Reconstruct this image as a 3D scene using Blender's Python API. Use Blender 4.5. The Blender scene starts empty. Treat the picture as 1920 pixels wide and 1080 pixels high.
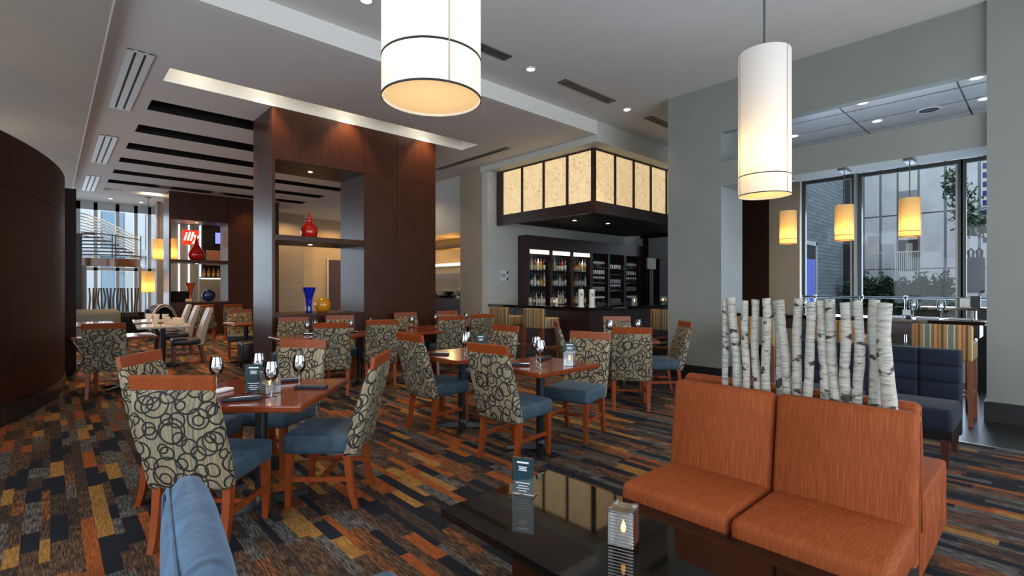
import bpy, bmesh, math, random
from mathutils import Vector, Matrix
rnd = random.Random(7)
S = bpy.context.scene
COL = S.collection
R = math.radians

# ------------------------------------------------------------------ camera, sky, daylight, exposure
cam = bpy.data.cameras.new('camera'); cam.sensor_width = 36.0; cam.lens = 937/1920*36; cam.clip_start = .05; cam.clip_end = 200
co = bpy.data.objects.new('camera', cam); COL.objects.link(co)
co.location = (0, 0, 1.42); co.rotation_euler = (R(90), 0, R(-42.74)); S.camera = co
W = bpy.data.worlds.new('sky'); S.world = W; W.use_nodes = True
wn = W.node_tree.nodes; bg = wn['Background']; bg.inputs['Color'].default_value = (.80, .90, 1.0, 1); bg.inputs['Strength'].default_value = 2.2
S.view_settings.view_transform = 'Standard'; S.view_settings.look = 'None'; S.view_settings.exposure = 0.0; S.view_settings.gamma = 1; S.view_settings.use_curve_mapping = False
cy = S.cycles
cy.max_bounces = 8; cy.diffuse_bounces = 4; cy.glossy_bounces = 4; cy.transmission_bounces = 6; cy.transparent_max_bounces = 16
cy.sample_clamp_indirect = 4.0; cy.use_denoising = True; cy.caustics_reflective = False; cy.caustics_refractive = False

def area(name, loc, rot, sx, sy, watts, col=(.78, .88, 1)):
    l = bpy.data.lights.new(name, 'AREA'); l.shape = 'RECTANGLE'; l.size = sx; l.size_y = sy; l.energy = watts; l.color = col
    o = bpy.data.objects.new(name, l); COL.objects.link(o); o.location = loc; o.rotation_euler = rot; return o
# daylight through the glazed walls (out of frame: behind and left of the camera; in frame: right and far left, lights stand outside the glass)
area('daylight_rear', (3.0, -3.05, 2.0), (R(90), 0, R(0)), 9, 3.0, 300, (.92, .95, 1))
area('daylight_side', (-3.05, 1.5, 2.0), (R(90), 0, R(-90)), 7, 3.0, 210, (.88, .94, 1))
area('daylight_right', (10.25, 1.3, 1.7), (R(108), 0, R(90)), 4.4, 2.4, 220, (.62, .78, 1))
area('daylight_far', (-1.2, 21.9, 2.4), (R(90), 0, R(180)), 8.0, 3.4, 330)

def spot(loc, watts, col=(1, .72, .42), angle=95, blend=.6, size=.05, rot=(0, 0, 0), kind='SPOT'):
    l = bpy.data.lights.new('lamp', kind); l.energy = watts; l.color = col; l.shadow_soft_size = size
    if kind == 'SPOT': l.spot_size = R(angle); l.spot_blend = blend
    o = bpy.data.objects.new('lamp', l); COL.objects.link(o); o.location = loc; o.rotation_euler = rot; return o

# ------------------------------------------------------------------ materials
MATS = {}
def newmat(name):
    m = bpy.data.materials.new(name); m.use_nodes = True; nt = m.node_tree
    return m, nt, nt.nodes['Principled BSDF'], nt.nodes['Material Output']
def N(nt, t, **kw):
    n = nt.nodes.new(t)
    for k, v in kw.items():
        if k in n.inputs: n.inputs[k].default_value = v
        else: setattr(n, k, v)
    return n
def ramp(nt, stops, interp='LINEAR'):
    r = nt.nodes.new('ShaderNodeValToRGB'); cr = r.color_ramp; cr.interpolation = interp
    while len(cr.elements) < len(stops): cr.elements.new(.5)
    for e, (p, c) in zip(cr.elements, stops): e.position = p; e.color = (*c, 1) if len(c) == 3 else c
    return r
def plain(name, col, rough=.5, metal=0, spec=.5, coat=0, sheen=0, noise=0, nscale=8, bump=0, bscale=60):
    m, nt, b, out = newmat(name); L = nt.links.new
    b.inputs['Base Color'].default_value = (*col, 1); b.inputs['Roughness'].default_value = rough; b.inputs['Metallic'].default_value = metal
    b.inputs['Specular IOR Level'].default_value = spec; b.inputs['Coat Weight'].default_value = coat; b.inputs['Sheen Weight'].default_value = sheen
    if noise:
        tc = N(nt, 'ShaderNodeTexCoord'); n = N(nt, 'ShaderNodeTexNoise', Scale=nscale, Detail=4.0)
        L(tc.outputs['Object'], n.inputs['Vector'])
        r = ramp(nt, [(.3, tuple(c*(1-noise) for c in col)), (.7, tuple(min(1, c*(1+noise)) for c in col))]); L(n.outputs['Fac'], r.inputs['Fac']); L(r.outputs['Color'], b.inputs['Base Color'])
    if bump:
        tc = N(nt, 'ShaderNodeTexCoord'); n = N(nt, 'ShaderNodeTexNoise', Scale=bscale, Detail=3.0); bp = N(nt, 'ShaderNodeBump', Strength=bump, Distance=.01)
        L(tc.outputs['Object'], n.inputs['Vector']); L(n.outputs['Fac'], bp.inputs['Height']); L(bp.outputs['Normal'], b.inputs['Normal'])
    MATS[name] = m; return m
def wood(name, c1, c2, rough=.35, coat=.3, sc=(3, 3, .5), spec=.5):
    m, nt, b, out = newmat(name); L = nt.links.new
    tc = N(nt, 'ShaderNodeTexCoord'); mp = N(nt, 'ShaderNodeMapping'); mp.inputs['Scale'].default_value = sc
    n = N(nt, 'ShaderNodeTexNoise', Scale=6.0, Detail=7.0, Roughness=.6); n.inputs['Distortion'].default_value = .5
    r = ramp(nt, [(.3, c1), (.72, c2)])
    L(tc.outputs['Object'], mp.inputs['Vector']); L(mp.outputs['Vector'], n.inputs['Vector']); L(n.outputs['Fac'], r.inputs['Fac']); L(r.outputs['Color'], b.inputs['Base Color'])
    b.inputs['Roughness'].default_value = rough; b.inputs['Coat Weight'].default_value = coat; b.inputs['Coat Roughness'].default_value = .15; b.inputs['Specular IOR Level'].default_value = spec
    MATS[name] = m; return m
def emit(name, col, strength):
    m, nt, b, out = newmat(name); b.inputs['Base Color'].default_value = (*[c*.5 for c in col], 1)
    b.inputs['Emission Color'].default_value = (*col, 1); b.inputs['Emission Strength'].default_value = strength; MATS[name] = m; return m
def glass(name, tint=(1, 1, 1), gl=.10, rough=.02):
    m, nt, b, out = newmat(name); L = nt.links.new; nt.nodes.remove(b)
    t = N(nt, 'ShaderNodeBsdfTransparent'); t.inputs['Color'].default_value = (*tint, 1)
    g = N(nt, 'ShaderNodeBsdfGlossy'); g.inputs['Roughness'].default_value = rough
    f = N(nt, 'ShaderNodeFresnel', IOR=1.45); mx = N(nt, 'ShaderNodeMixShader'); ad = N(nt, 'ShaderNodeMath', operation='ADD'); ad.inputs[1].default_value = gl; ad.use_clamp = True
    L(f.outputs[0], ad.inputs[0]); L(ad.outputs[0], mx.inputs[0]); L(t.outputs[0], mx.inputs[1]); L(g.outputs[0], mx.inputs[2]); L(mx.outputs[0], out.inputs['Surface'])
    MATS[name] = m; return m
def shade_mat(name, col, trans=.5):
    m, nt, b, out = newmat(name); L = nt.links.new; nt.nodes.remove(b)
    d = N(nt, 'ShaderNodeBsdfDiffuse'); d.inputs['Color'].default_value = (*col, 1); t = N(nt, 'ShaderNodeBsdfTranslucent'); t.inputs['Color'].default_value = (*col, 1)
    mx = N(nt, 'ShaderNodeMixShader'); mx.inputs[0].default_value = trans; L(d.outputs[0], mx.inputs[1]); L(t.outputs[0], mx.inputs[2]); L(mx.outputs[0], out.inputs['Surface'])
    MATS[name] = m; return m

wood('dark_panel', (.034, .0105, .0050), (.064, .0195, .009), .36, .06, (2.5, 2.5, .35), .32)
wood('drum_wood', (.020, .0072, .0035), (.036, .012, .005), .48, .0, (2.5, 2.5, .35), .12)
wood('bar_wood', (.022, .009, .006), (.042, .016, .010), .38, .2, (3, 3, .4))
wood('table_wood', (.145, .027, .007), (.19, .037, .010), .17, .3, (1, 4, 4))
wood('chair_wood', (.19, .036, .007), (.245, .050, .009), .36, .05, (4, 4, .8), .3)
wood('stool_wood', (.16, .05, .025), (.24, .075, .035), .4, .2, (4, 4, .8))
wood('ledge_wood', (.22, .08, .03), (.30, .11, .045), .35, .3)
wood('door_wood', (.05, .016, .008), (.08, .025, .012), .4, .2)
plain('black_stone', (.0045, .0042, .0042), .045, spec=.6)
MATS['black_stone'].node_tree.nodes['Principled BSDF'].inputs['Specular Tint'].default_value = (1, .78, .60, 1)  # specular tint puts the orange of the canopy reflection into the stone
plain('black_metal', (.012, .013, .016), .35, metal=.2)
plain('black_tile', (.011, .011, .012), .28)
plain('black_paint', (.006, .006, .007), .5)
plain('chrome', (.75, .76, .78), .12, metal=1)
plain('brass', (.55, .34, .16), .3, metal=1)
plain('steel', (.55, .55, .55), .3, metal=1)
plain('wall_green', (.225, .24, .222), .7, noise=.03, nscale=3)
plain('wall_light', (.54, .55, .51), .7, noise=.03, nscale=3)
plain('wall_beige', (.36, .29, .21), .7, noise=.03, nscale=3)
plain('wall_warm', (.50, .36, .20), .7, noise=.03, nscale=3)
plain('ceil_grey', (.64, .635, .625), .85, noise=.02, nscale=2)
plain('ceil_lower', (.68, .65, .63), .85, noise=.02, nscale=2)
plain('ceil_tan', (.43, .385, .325), .85, noise=.03, nscale=2)
plain('white_paint', (.72, .71, .68), .7)
plain('white_metal', (.70, .71, .72), .4)
plain('vent_dark', (.02, .02, .022), .7)
plain('tile_gloss', (.74, .74, .75), .16, spec=.7)
plain('frame_grey', (.085, .095, .095), .45, metal=.3)
plain('frame_light', (.42, .45, .46), .4)
plain('velvet_navy', (.007, .013, .027), .7, sheen=.08, spec=.2, noise=.35, nscale=5)
plain('leather_dark', (.018, .017, .018), .35)
plain('leather_light', (.42, .37, .33), .45)
plain('marble', (.60, .60, .62), .12, noise=.1, nscale=10, coat=.4)
plain('sofa_grey', (.14, .15, .13), .8)
plain('napkin_navy', (.012, .018, .028), .8)
plain('napkin_white', (.75, .77, .80), .8)
plain('ceramic', (.72, .68, .60), .3)
plain('card_teal', (.030, .090, .115), .5)
plain('card_white', (.75, .8, .82), .5)
plain('concrete', (.62, .62, .64), .85, noise=.10, nscale=2.5)
plain('concrete_dark', (.30, .31, .33), .85, noise=.1, nscale=3)
plain('pavement', (.34, .34, .35), .9, noise=.1)
plain('foliage', (.022, .055, .024), .8, noise=.5, nscale=9)
plain('foliage_light', (.06, .10, .055), .8, noise=.5, nscale=9)
plain('bark', (.09, .07, .05), .9)
plain('bin_dark', (.03, .032, .04), .5)
plain('blue_paint', (.02, .04, .22), .4)
plain('tan_panel', (.33, .31, .27), .6)
plain('white_ceramic', (.66, .70, .62), .25, noise=.1, nscale=20)
plain('vase_red', (.62, .016, .008), .08, coat=.8)
plain('vase_orange', (.75, .10, .02), .12, coat=.5)
plain('vase_blue', (.008, .018, .40), .08, coat=.8, noise=.6, nscale=18)
plain('vase_yellow', (.75, .30, .01), .15, coat=.6, noise=.15, nscale=14)
plain('sphere_blue', (.015, .03, .13), .15, coat=.6, noise=.6, nscale=14)
plain('candle_wax', (.85, .6, .3), .5)
plain('fascia_wood', (.20, .085, .03), .25, coat=.5)
plain('bar_dark', (.008, .0055, .0045), .6, spec=.2)
plain('frame_gold', (.30, .16, .07), .4)
plain('print_red', (.35, .14, .10), .6, noise=.3)
plain('green_bottle', (.012, .05, .022), .08, coat=.6)
plain('black_bottle', (.008, .008, .008), .08, coat=.6)
plain('amber_bottle', (.30, .10, .015), .08, coat=.6)
plain('red_bottle', (.28, .02, .02), .1, coat=.6)
plain('clear_bottle', (.45, .50, .50), .06, coat=.8)
plain('label_white', (.72, .70, .64), .6)
plain('label_yellow', (.62, .42, .08), .6)
plain('screen_back', (.02, .02, .03), .3)
emit('glow_down', (1, .80, .55), 14); emit('flame', (1, .55, .12), 9); emit('tv_glow', (.22, .25, 1.0), 1.3)
emit('strip_warm', (1, .86, .66), 3.0); emit('strip_white', (.92, .95, 1), 1.6); emit('sign_red', (1, .035, .015), 1.0); emit('sign_letters', (1, .80, .55), 2.2)
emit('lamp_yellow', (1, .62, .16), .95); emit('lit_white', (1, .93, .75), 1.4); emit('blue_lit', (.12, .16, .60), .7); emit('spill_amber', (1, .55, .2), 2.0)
glass('pane_glass', (.95, .98, .99), -.02); glass('drink_glass', (.95, .96, .97), .14); glass('bar_glass', (.9, .93, .93), .42, .12); glass('block_glass', (.96, .98, 1), .34, .12); glass('shelf_glass', (.80, .92, .88), .1); glass('acrylic', (.97, .98, 1), .06); glass('green_glass', (.35, .62, .52), .08)
shade_mat('pendant_fabric', (.88, .87, .84), .35); shade_mat('pendant_warm', (.90, .68, .34), .55); shade_mat('diffuser', (.92, .84, .62), .5)

def carpet():
    m, nt, b, out = newmat('carpet'); L = nt.links.new
    tc = N(nt, 'ShaderNodeTexCoord'); sp = N(nt, 'ShaderNodeSeparateXYZ'); L(tc.outputs['Object'], sp.inputs[0])
    def M(op, a, bb=None, c=None):
        n = N(nt, 'ShaderNodeMath', operation=op)
        for i, v in enumerate((a, bb, c)):
            if v is None: continue
            if isinstance(v, (int, float)): n.inputs[i].default_value = v
            else: L(v, n.inputs[i])
        return n.outputs[0]
    P = .32
    xs = M('DIVIDE', sp.outputs['X'], P); fx = M('FRACT', xs); ix = M('FLOOR', xs)
    rr = ramp(nt, [(0, (0, 0, 0)), (.25, (.2, .2, .2)), (.42, (.4, .4, .4)), (.62, (.6, .6, .6)), (.86, (.8, .8, .8))], 'CONSTANT'); L(fx, rr.inputs['Fac'])
    row = M('MULTIPLY_ADD', ix, 5.0, M('MULTIPLY', rr.outputs['Color'], 5.0)); row = M('ROUND', row)
    w1 = N(nt, 'ShaderNodeTexWhiteNoise', noise_dimensions='1D'); L(row, w1.inputs['W'])
    ln = M('MULTIPLY_ADD', w1.outputs['Value'], .30, .26)
    w2 = N(nt, 'ShaderNodeTexWhiteNoise', noise_dimensions='1D'); L(M('ADD', row, 77.3), w2.inputs['W'])
    cy_ = M('FLOOR', M('DIVIDE', M('MULTIPLY_ADD', w2.outputs['Value'], 3.0, sp.outputs['Y']), ln))
    cb = N(nt, 'ShaderNodeCombineXYZ'); L(row, cb.inputs[0]); L(cy_, cb.inputs[1])
    w3 = N(nt, 'ShaderNodeTexWhiteNoise', noise_dimensions='2D'); L(cb.outputs[0], w3.inputs['Vector'])
    kind = ramp(nt, [(0, (.006, .008, .014)), (.18, (.215, .058, .012)), (.275, (.235, .12, .030)), (.35, (.062, .036, .022)), (.60, (.068, .065, .062)), (.78, (.035, .023, .017)), (.92, (.12, .047, .017))], 'CONSTANT'); L(w3.outputs['Value'], kind.inputs['Fac'])
    # woven streaks along the planks
    mp = N(nt, 'ShaderNodeMapping'); mp.inputs['Scale'].default_value = (120, 11, 1); L(tc.outputs['Object'], mp.inputs['Vector'])
    n1 = N(nt, 'ShaderNodeTexNoise', Scale=1.0, Detail=5.0, Roughness=.75); L(mp.outputs['Vector'], n1.inputs['Vector'])
    st = ramp(nt, [(.38, (.10, .10, .11)), (.49, (.75, .72, .70)), (.60, (2.3, 2.2, 2.1))]); L(n1.outputs['Fac'], st.inputs['Fac'])
    solid = ramp(nt, [(0, (.10,)*3), (.18, (.40,)*3), (.35, (1, 1, 1))], 'CONSTANT'); L(w3.outputs['Value'], solid.inputs['Fac'])
    mm = N(nt, 'ShaderNodeMix', data_type='RGBA', blend_type='MULTIPLY'); L(solid.outputs['Color'], mm.inputs[0]); L(kind.outputs['Color'], mm.inputs[6]); L(st.outputs['Color'], mm.inputs[7])
    L(mm.outputs[2], b.inputs['Base Color']); b.inputs['Roughness'].default_value = .9; b.inputs['Specular IOR Level'].default_value = .25
    n2 = N(nt, 'ShaderNodeTexNoise', Scale=350.0, Detail=2.0); bp = N(nt, 'ShaderNodeBump', Strength=.25, Distance=.004); L(tc.outputs['Object'], n2.inputs['Vector']); L(n2.outputs['Fac'], bp.inputs['Height']); L(bp.outputs['Normal'], b.inputs['Normal'])
    MATS['carpet'] = m
carpet()
def rings():
    m, nt, b, out = newmat('ring_fabric'); L = nt.links.new
    uv = N(nt, 'ShaderNodeUVMap', uv_map='UVMap'); oi = N(nt, 'ShaderNodeObjectInfo')
    def M(op, a, bb=None):
        n = N(nt, 'ShaderNodeMath', operation=op)
        for i, v in enumerate((a, bb)):
            if v is None: continue
            if isinstance(v, (int, float)): n.inputs[i].default_value = v
            else: L(v, n.inputs[i])
        return n.outputs[0]
    off = N(nt, 'ShaderNodeVectorMath', operation='SCALE'); off.inputs[0].default_value = (7.3, 3.1, 0); L(oi.outputs['Random'], off.inputs['Scale'])
    acc = None
    for i, (sc, rad, wd, shift, rot) in enumerate(((4.9, .33, .025, (.13, .07, 0), 20), (5.5, .32, .028, (3.31, 5.17, 0), -32), (6.4, .30, .032, (9.1, 2.6, 0), 68), (8.6, .30, .042, (1.7, 8.3, 0), 50))):
        a = N(nt, 'ShaderNodeMapping'); a.inputs['Location'].default_value = shift; a.inputs['Rotation'].default_value = (0, 0, R(rot)); L(uv.outputs[0], a.inputs[0])
        a2 = N(nt, 'ShaderNodeVectorMath', operation='ADD'); L(a.outputs[0], a2.inputs[0]); L(off.outputs[0], a2.inputs[1])
        v = N(nt, 'ShaderNodeTexVoronoi', voronoi_dimensions='2D', feature='F1'); v.inputs['Scale'].default_value = sc; v.inputs['Randomness'].default_value = .28; L(a2.outputs[0], v.inputs['Vector'])
        sp = N(nt, 'ShaderNodeSeparateColor'); L(v.outputs['Color'], sp.inputs[0])
        rv = M('ADD', M('MULTIPLY', sp.outputs[0], .16), rad-.09)
        d = M('ABSOLUTE', M('SUBTRACT', v.outputs['Distance'], rv)); h = M('LESS_THAN', d, wd)
        acc = h if acc is None else M('MAXIMUM', acc, h)
    mp = N(nt, 'ShaderNodeMapping'); mp.inputs['Scale'].default_value = (75, .6, 1); L(uv.outputs[0], mp.inputs['Vector'])
    n = N(nt, 'ShaderNodeTexNoise', Scale=1.0, Detail=2.0); L(mp.outputs['Vector'], n.inputs['Vector'])
    r = ramp(nt, [(.32, (.075, .085, .075)), (.42, (.24, .20, .115)), (.50, (.31, .275, .19)), (.57, (.19, .125, .048)), (.66, (.20, .215, .19))]); L(n.outputs['Fac'], r.inputs['Fac'])
    mx = N(nt, 'ShaderNodeMix', data_type='RGBA'); L(acc, mx.inputs[0]); L(r.outputs['Color'], mx.inputs[6]); mx.inputs[7].default_value = (.010, .008, .007, 1)
    L(mx.outputs[2], b.inputs['Base Color']); b.inputs['Roughness'].default_value = .75; MATS['ring_fabric'] = m
rings()
def stripes():
    m, nt, b, out = newmat('stripe_fabric'); L = nt.links.new
    uv = N(nt, 'ShaderNodeUVMap', uv_map='UVMap'); sp = N(nt, 'ShaderNodeSeparateXYZ'); L(uv.outputs[0], sp.inputs[0])
    f = N(nt, 'ShaderNodeMath', operation='MULTIPLY'); f.inputs[1].default_value = 5.2; L(sp.outputs[0], f.inputs[0]); g = N(nt, 'ShaderNodeMath', operation='FRACT'); L(f.outputs[0], g.inputs[0])
    r = ramp(nt, [(0, (.10, .045, .015)), (.10, (.30, .17, .05)), (.24, (.40, .40, .30)), (.30, (.13, .15, .12)), (.52, (.40, .40, .30)), (.58, (.22, .11, .03)), (.72, (.38, .27, .12)), (.82, (.33, .085, .02)), (.92, (.30, .20, .07))], 'CONSTANT'); L(g.outputs[0], r.inputs['Fac'])
    L(r.outputs['Color'], b.inputs['Base Color']); b.inputs['Roughness'].default_value = .8; MATS['stripe_fabric'] = m
stripes()
def orange_cloth():
    m, nt, b, out = newmat('orange_cloth'); L = nt.links.new
    tc = N(nt, 'ShaderNodeTexCoord'); mp = N(nt, 'ShaderNodeMapping'); mp.inputs['Scale'].default_value = (16, 330, 9); L(tc.outputs['Object'], mp.inputs['Vector'])
    n = N(nt, 'ShaderNodeTexNoise', Scale=1.0, Detail=4.0); L(mp.outputs['Vector'], n.inputs['Vector'])
    r = ramp(nt, [(.25, (.155, .032, .0075)), (.5, (.215, .047, .010)), (.75, (.29, .078, .023))]); L(n.outputs['Fac'], r.inputs['Fac']); L(r.outputs['Color'], b.inputs['Base Color'])
    b.inputs['Roughness'].default_value = .7; b.inputs['Specular IOR Level'].default_value = .2; bp = N(nt, 'ShaderNodeBump', Strength=.2, Distance=.003); L(n.outputs['Fac'], bp.inputs['Height']); L(bp.outputs['Normal'], b.inputs['Normal']); MATS['orange_cloth'] = m
orange_cloth()
def velvet(name, dark, light, sheen):
    m, nt, b, out = newmat(name); L = nt.links.new
    tc = N(nt, 'ShaderNodeTexCoord'); n = N(nt, 'ShaderNodeTexNoise', Scale=7.0, Detail=5.0, Roughness=.65); n.inputs['Distortion'].default_value = 1.2; L(tc.outputs['Object'], n.inputs['Vector'])
    r = ramp(nt, [(.34, dark), (.66, light)]); L(n.outputs['Fac'], r.inputs['Fac']); L(r.outputs['Color'], b.inputs['Base Color'])
    b.inputs['Roughness'].default_value = .7; b.inputs['Sheen Weight'].default_value = sheen; b.inputs['Sheen Tint'].default_value = (.5, .7, 1, 1); MATS[name] = m
velvet('velvet_teal', (.014, .032, .050), (.034, .068, .100), .10)
velvet('velvet_blue', (.014, .036, .075), (.060, .125, .215), .2)
def birch():
    m, nt, b, out = newmat('birch_bark'); L = nt.links.new
    tc = N(nt, 'ShaderNodeTexCoord'); oi = N(nt, 'ShaderNodeObjectInfo')
    ad = N(nt, 'ShaderNodeVectorMath', operation='ADD'); L(tc.outputs['Object'], ad.inputs[0]); L(oi.outputs['Random'], ad.inputs[1])
    mp = N(nt, 'ShaderNodeMapping'); mp.inputs['Scale'].default_value = (12, 12, 95); L(ad.outputs[0], mp.inputs['Vector'])
    n = N(nt, 'ShaderNodeTexNoise', Scale=1.0, Detail=4.0, Roughness=.7); L(mp.outputs['Vector'], n.inputs['Vector'])
    r = ramp(nt, [(.30, (.07, .06, .05)), (.44, (.30, .29, .255)), (.7, (.44, .43, .385))]); L(n.outputs['Fac'], r.inputs['Fac'])
    mp2 = N(nt, 'ShaderNodeMapping'); mp2.inputs['Scale'].default_value = (14, 14, 26); L(ad.outputs[0], mp2.inputs['Vector'])
    n2 = N(nt, 'ShaderNodeTexNoise', Scale=1.0, Detail=2.0); L(mp2.outputs['Vector'], n2.inputs['Vector'])
    r2 = ramp(nt, [(.60, (1, 1, 1)), (.68, (.08, .065, .05))]); L(n2.outputs['Fac'], r2.inputs['Fac'])
    mm = N(nt, 'ShaderNodeMix', data_type='RGBA', blend_type='MULTIPLY'); mm.inputs[0].default_value = 1; L(r.outputs['Color'], mm.inputs[6]); L(r2.outputs['Color'], mm.inputs[7])
    L(mm.outputs[2], b.inputs['Base Color']); b.inputs['Roughness'].default_value = .75; bp = N(nt, 'ShaderNodeBump', Strength=.4, Distance=.004); L(n.outputs['Fac'], bp.inputs['Height']); L(bp.outputs['Normal'], b.inputs['Normal']); MATS['birch_bark'] = m
birch()
def backlit(name, col, strength):
    m, nt, b, out = newmat(name); L = nt.links.new
    tc = N(nt, 'ShaderNodeTexCoord'); n = N(nt, 'ShaderNodeTexNoise', Scale=20.0, Detail=8.0, Roughness=.7); n.inputs['Distortion'].default_value = 1.0; L(tc.outputs['Object'], n.inputs['Vector'])
    r = ramp(nt, [(.38, tuple(c*f for c, f in zip(col, (.58, .54, .44)))), (.50, tuple(c*f for c, f in zip(col, (.90, .88, .82)))), (.62, col)]); L(n.outputs['Fac'], r.inputs['Fac']); L(r.outputs['Color'], b.inputs['Emission Color']); L(r.outputs['Color'], b.inputs['Base Color'])
    b.inputs['Emission Strength'].default_value = strength; b.inputs['Roughness'].default_value = .5; MATS[name] = m
backlit('paper_lit', (.95, .72, .42), .72)
def brickmat():
    m, nt, b, out = newmat('grey_brick'); L = nt.links.new
    tc = N(nt, 'ShaderNodeTexCoord'); sp = N(nt, 'ShaderNodeSeparateXYZ'); cb = N(nt, 'ShaderNodeCombineXYZ'); L(tc.outputs['Object'], sp.inputs[0]); L(sp.outputs['X'], cb.inputs[0]); L(sp.outputs['Z'], cb.inputs[1])
    k = N(nt, 'ShaderNodeTexBrick'); k.inputs['Scale'].default_value = 1.0; k.inputs['Brick Width'].default_value = .42; k.inputs['Row Height'].default_value = .10; k.inputs['Mortar Size'].default_value = .008
    k.inputs['Color1'].default_value = (.17, .20, .23, 1); k.inputs['Color2'].default_value = (.24, .28, .31, 1); k.inputs['Mortar'].default_value = (.075, .09, .11, 1)
    L(cb.outputs[0], k.inputs['Vector']); L(k.outputs['Color'], b.inputs['Base Color']); b.inputs['Roughness'].default_value = .85; MATS['grey_brick'] = m
brickmat()

# ------------------------------------------------------------------ mesh builder
class MB:
    def __init__(s): s.v = []; s.f = []; s.uv = []; s.hasuv = False
    def add(s, vs, fs, uvs=None):
        o = len(s.v); s.v += [tuple(v) for v in vs]
        for i, f in enumerate(fs):
            s.f.append(tuple(o+k for k in f)); s.uv.append(uvs[i] if uvs else [(0, 0)]*len(f))
        if uvs: s.hasuv = True
        return s
    def box(s, x0, x1, y0, y1, z0, z1, M=None):
        vs = [(x, y, z) for z in (z0, z1) for y in (y0, y1) for x in (x0, x1)]
        if M: vs = [M @ Vector(v) for v in vs]
        return s.add(vs, [(0, 2, 3, 1), (4, 5, 7, 6), (0, 1, 5, 4), (2, 6, 7, 3), (0, 4, 6, 2), (1, 3, 7, 5)])
    def rbox(s, x0, x1, y0, y1, z0, z1, b=.01, seg=2, M=None, uvbox=False):
        bm = bmesh.new(); bmesh.ops.create_cube(bm, size=1)
        for v in bm.verts: v.co = Vector(((x0+x1)/2+v.co.x*(x1-x0), (y0+y1)/2+v.co.y*(y1-y0), (z0+z1)/2+v.co.z*(z1-z0)))
        bmesh.ops.bevel(bm, geom=list(bm.edges), offset=b, segments=seg, profile=.5, affect='EDGES')
        bm.verts.index_update(); vs = [v.co.copy() for v in bm.verts]; fs = [tuple(v.index for v in f.verts) for f in bm.faces]
        uvs = None
        if uvbox:
            uvs = []
            for f in bm.faces:
                n = f.normal; ax = abs(n.x) > max(abs(n.y), abs(n.z))
                uvs.append([((v.co.y if ax else v.co.x), (v.co.z if abs(n.z) < .7 else v.co.y)) for v in f.verts])
        bm.free()
        if M: vs = [M @ v for v in vs]
        return s.add(vs, fs, uvs)
    def loft(s, loops, cap=True, closed=True, uv=False):
        n = len(loops[0]); vs = [v for l in loops for v in l]; fs = []; uvs = []
        for i in range(len(loops)-1):
            for j in range(n if closed else n-1):
                k = (j+1) % n; fs.append((i*n+j, i*n+k, (i+1)*n+k, (i+1)*n+j))
                if uv:
                    P = uv; uvs.append([P[i][j], P[i][j+1], P[i+1][j+1], P[i+1][j]])
        if cap and closed:
            fs.append(tuple(range(n-1, -1, -1))); fs.append(tuple((len(loops)-1)*n+j for j in range(n)))
            if uv: uvs.append([(v[0], v[1]) for v in loops[0]][::-1]); uvs.append([(v[0], v[1]) for v in loops[-1]])
        return s.add(vs, fs, uvs if uv else None)
    def tube(s, pts, rad, n=8, cap=True):
        pts = [Vector(p) for p in pts]; rad = rad if isinstance(rad, (list, tuple)) else [rad]*len(pts); loops = []; ref = None
        for i, p in enumerate(pts):
            t = (pts[min(i+1, len(pts)-1)]-pts[max(i-1, 0)]).normalized()
            if ref is None: ref = Vector((1, 0, 0)) if abs(t.x) < .8 else Vector((0, 1, 0))
            a = (ref-t*ref.dot(t)).normalized(); ref = a; b = t.cross(a)
            loops.append([p+(a*math.cos(2*math.pi*j/n)+b*math.sin(2*math.pi*j/n))*rad[i] for j in range(n)])
        return s.loft(loops, cap)
    def bar(s, p0, p1, w, d=None, w1=None):
        p0, p1 = Vector(p0), Vector(p1); t = (p1-p0).normalized(); up = Vector((0, 0, 1)) if abs(t.z) < .9 else Vector((0, 1, 0))
        a = t.cross(up).normalized(); b = a.cross(t).normalized(); d = d or w; w1 = w1 or w; k = w1/w
        L = lambda p, q: [p+a*x*w*q/2+b*y*d*q/2 for x, y in ((-1, -1), (1, -1), (1, 1), (-1, 1))]
        return s.loft([L(p0, 1), L(p1, k)])
    def lathe(s, prof, n=20, c=(0, 0, 0), sy=1.0):
        loops = [[(c[0]+r*math.cos(2*math.pi*j/n), c[1]+sy*r*math.sin(2*math.pi*j/n), c[2]+z) for j in range(n)] for r, z in prof]
        return s.loft(loops, cap=False)
    def disc(s, r, z, n=24, c=(0, 0)):
        return s.add([(c[0]+r*math.cos(2*math.pi*j/n), c[1]+r*math.sin(2*math.pi*j/n), z) for j in range(n)], [tuple(range(n))])
    def build(s, name, m=None, parent=None, loc=None, rz=0, smooth=True, ang=40, kind=None):
        me = bpy.data.meshes.new(name); me.from_pydata([tuple(v) for v in s.v], [], s.f)
        if s.hasuv:
            ul = me.uv_layers.new(name='UVMap'); k = 0
            flat = [c for f in s.uv for c in f]
            for i, c in enumerate(flat): ul.data[i].uv = c
        bm = bmesh.new(); bm.from_mesh(me); bmesh.ops.recalc_face_normals(bm, faces=bm.faces); bm.to_mesh(me); bm.free()
        if m: me.materials.append(MATS[m])
        if smooth: me.shade_smooth(); me.set_sharp_from_angle(angle=R(ang))
        o = bpy.data.objects.new(name, me); COL.objects.link(o)
        if parent: o.parent = parent
        if loc: o.location = loc
        if rz: o.rotation_euler = (0, 0, rz)
        if kind: o['kind'] = kind
        return o
def tag(o, label=None, cat=None, group=None):
    if label: o['label'] = label
    if cat: o['category'] = cat
    if group: o['group'] = group
    return o
def thing(name, label, cat, loc=(0, 0, 0), rz=0, group=None):
    o = bpy.data.objects.new(name, None); COL.objects.link(o); o.location = loc; o.rotation_euler = (0, 0, rz); o.empty_display_size = .1
    return tag(o, label, cat, group)
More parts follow.
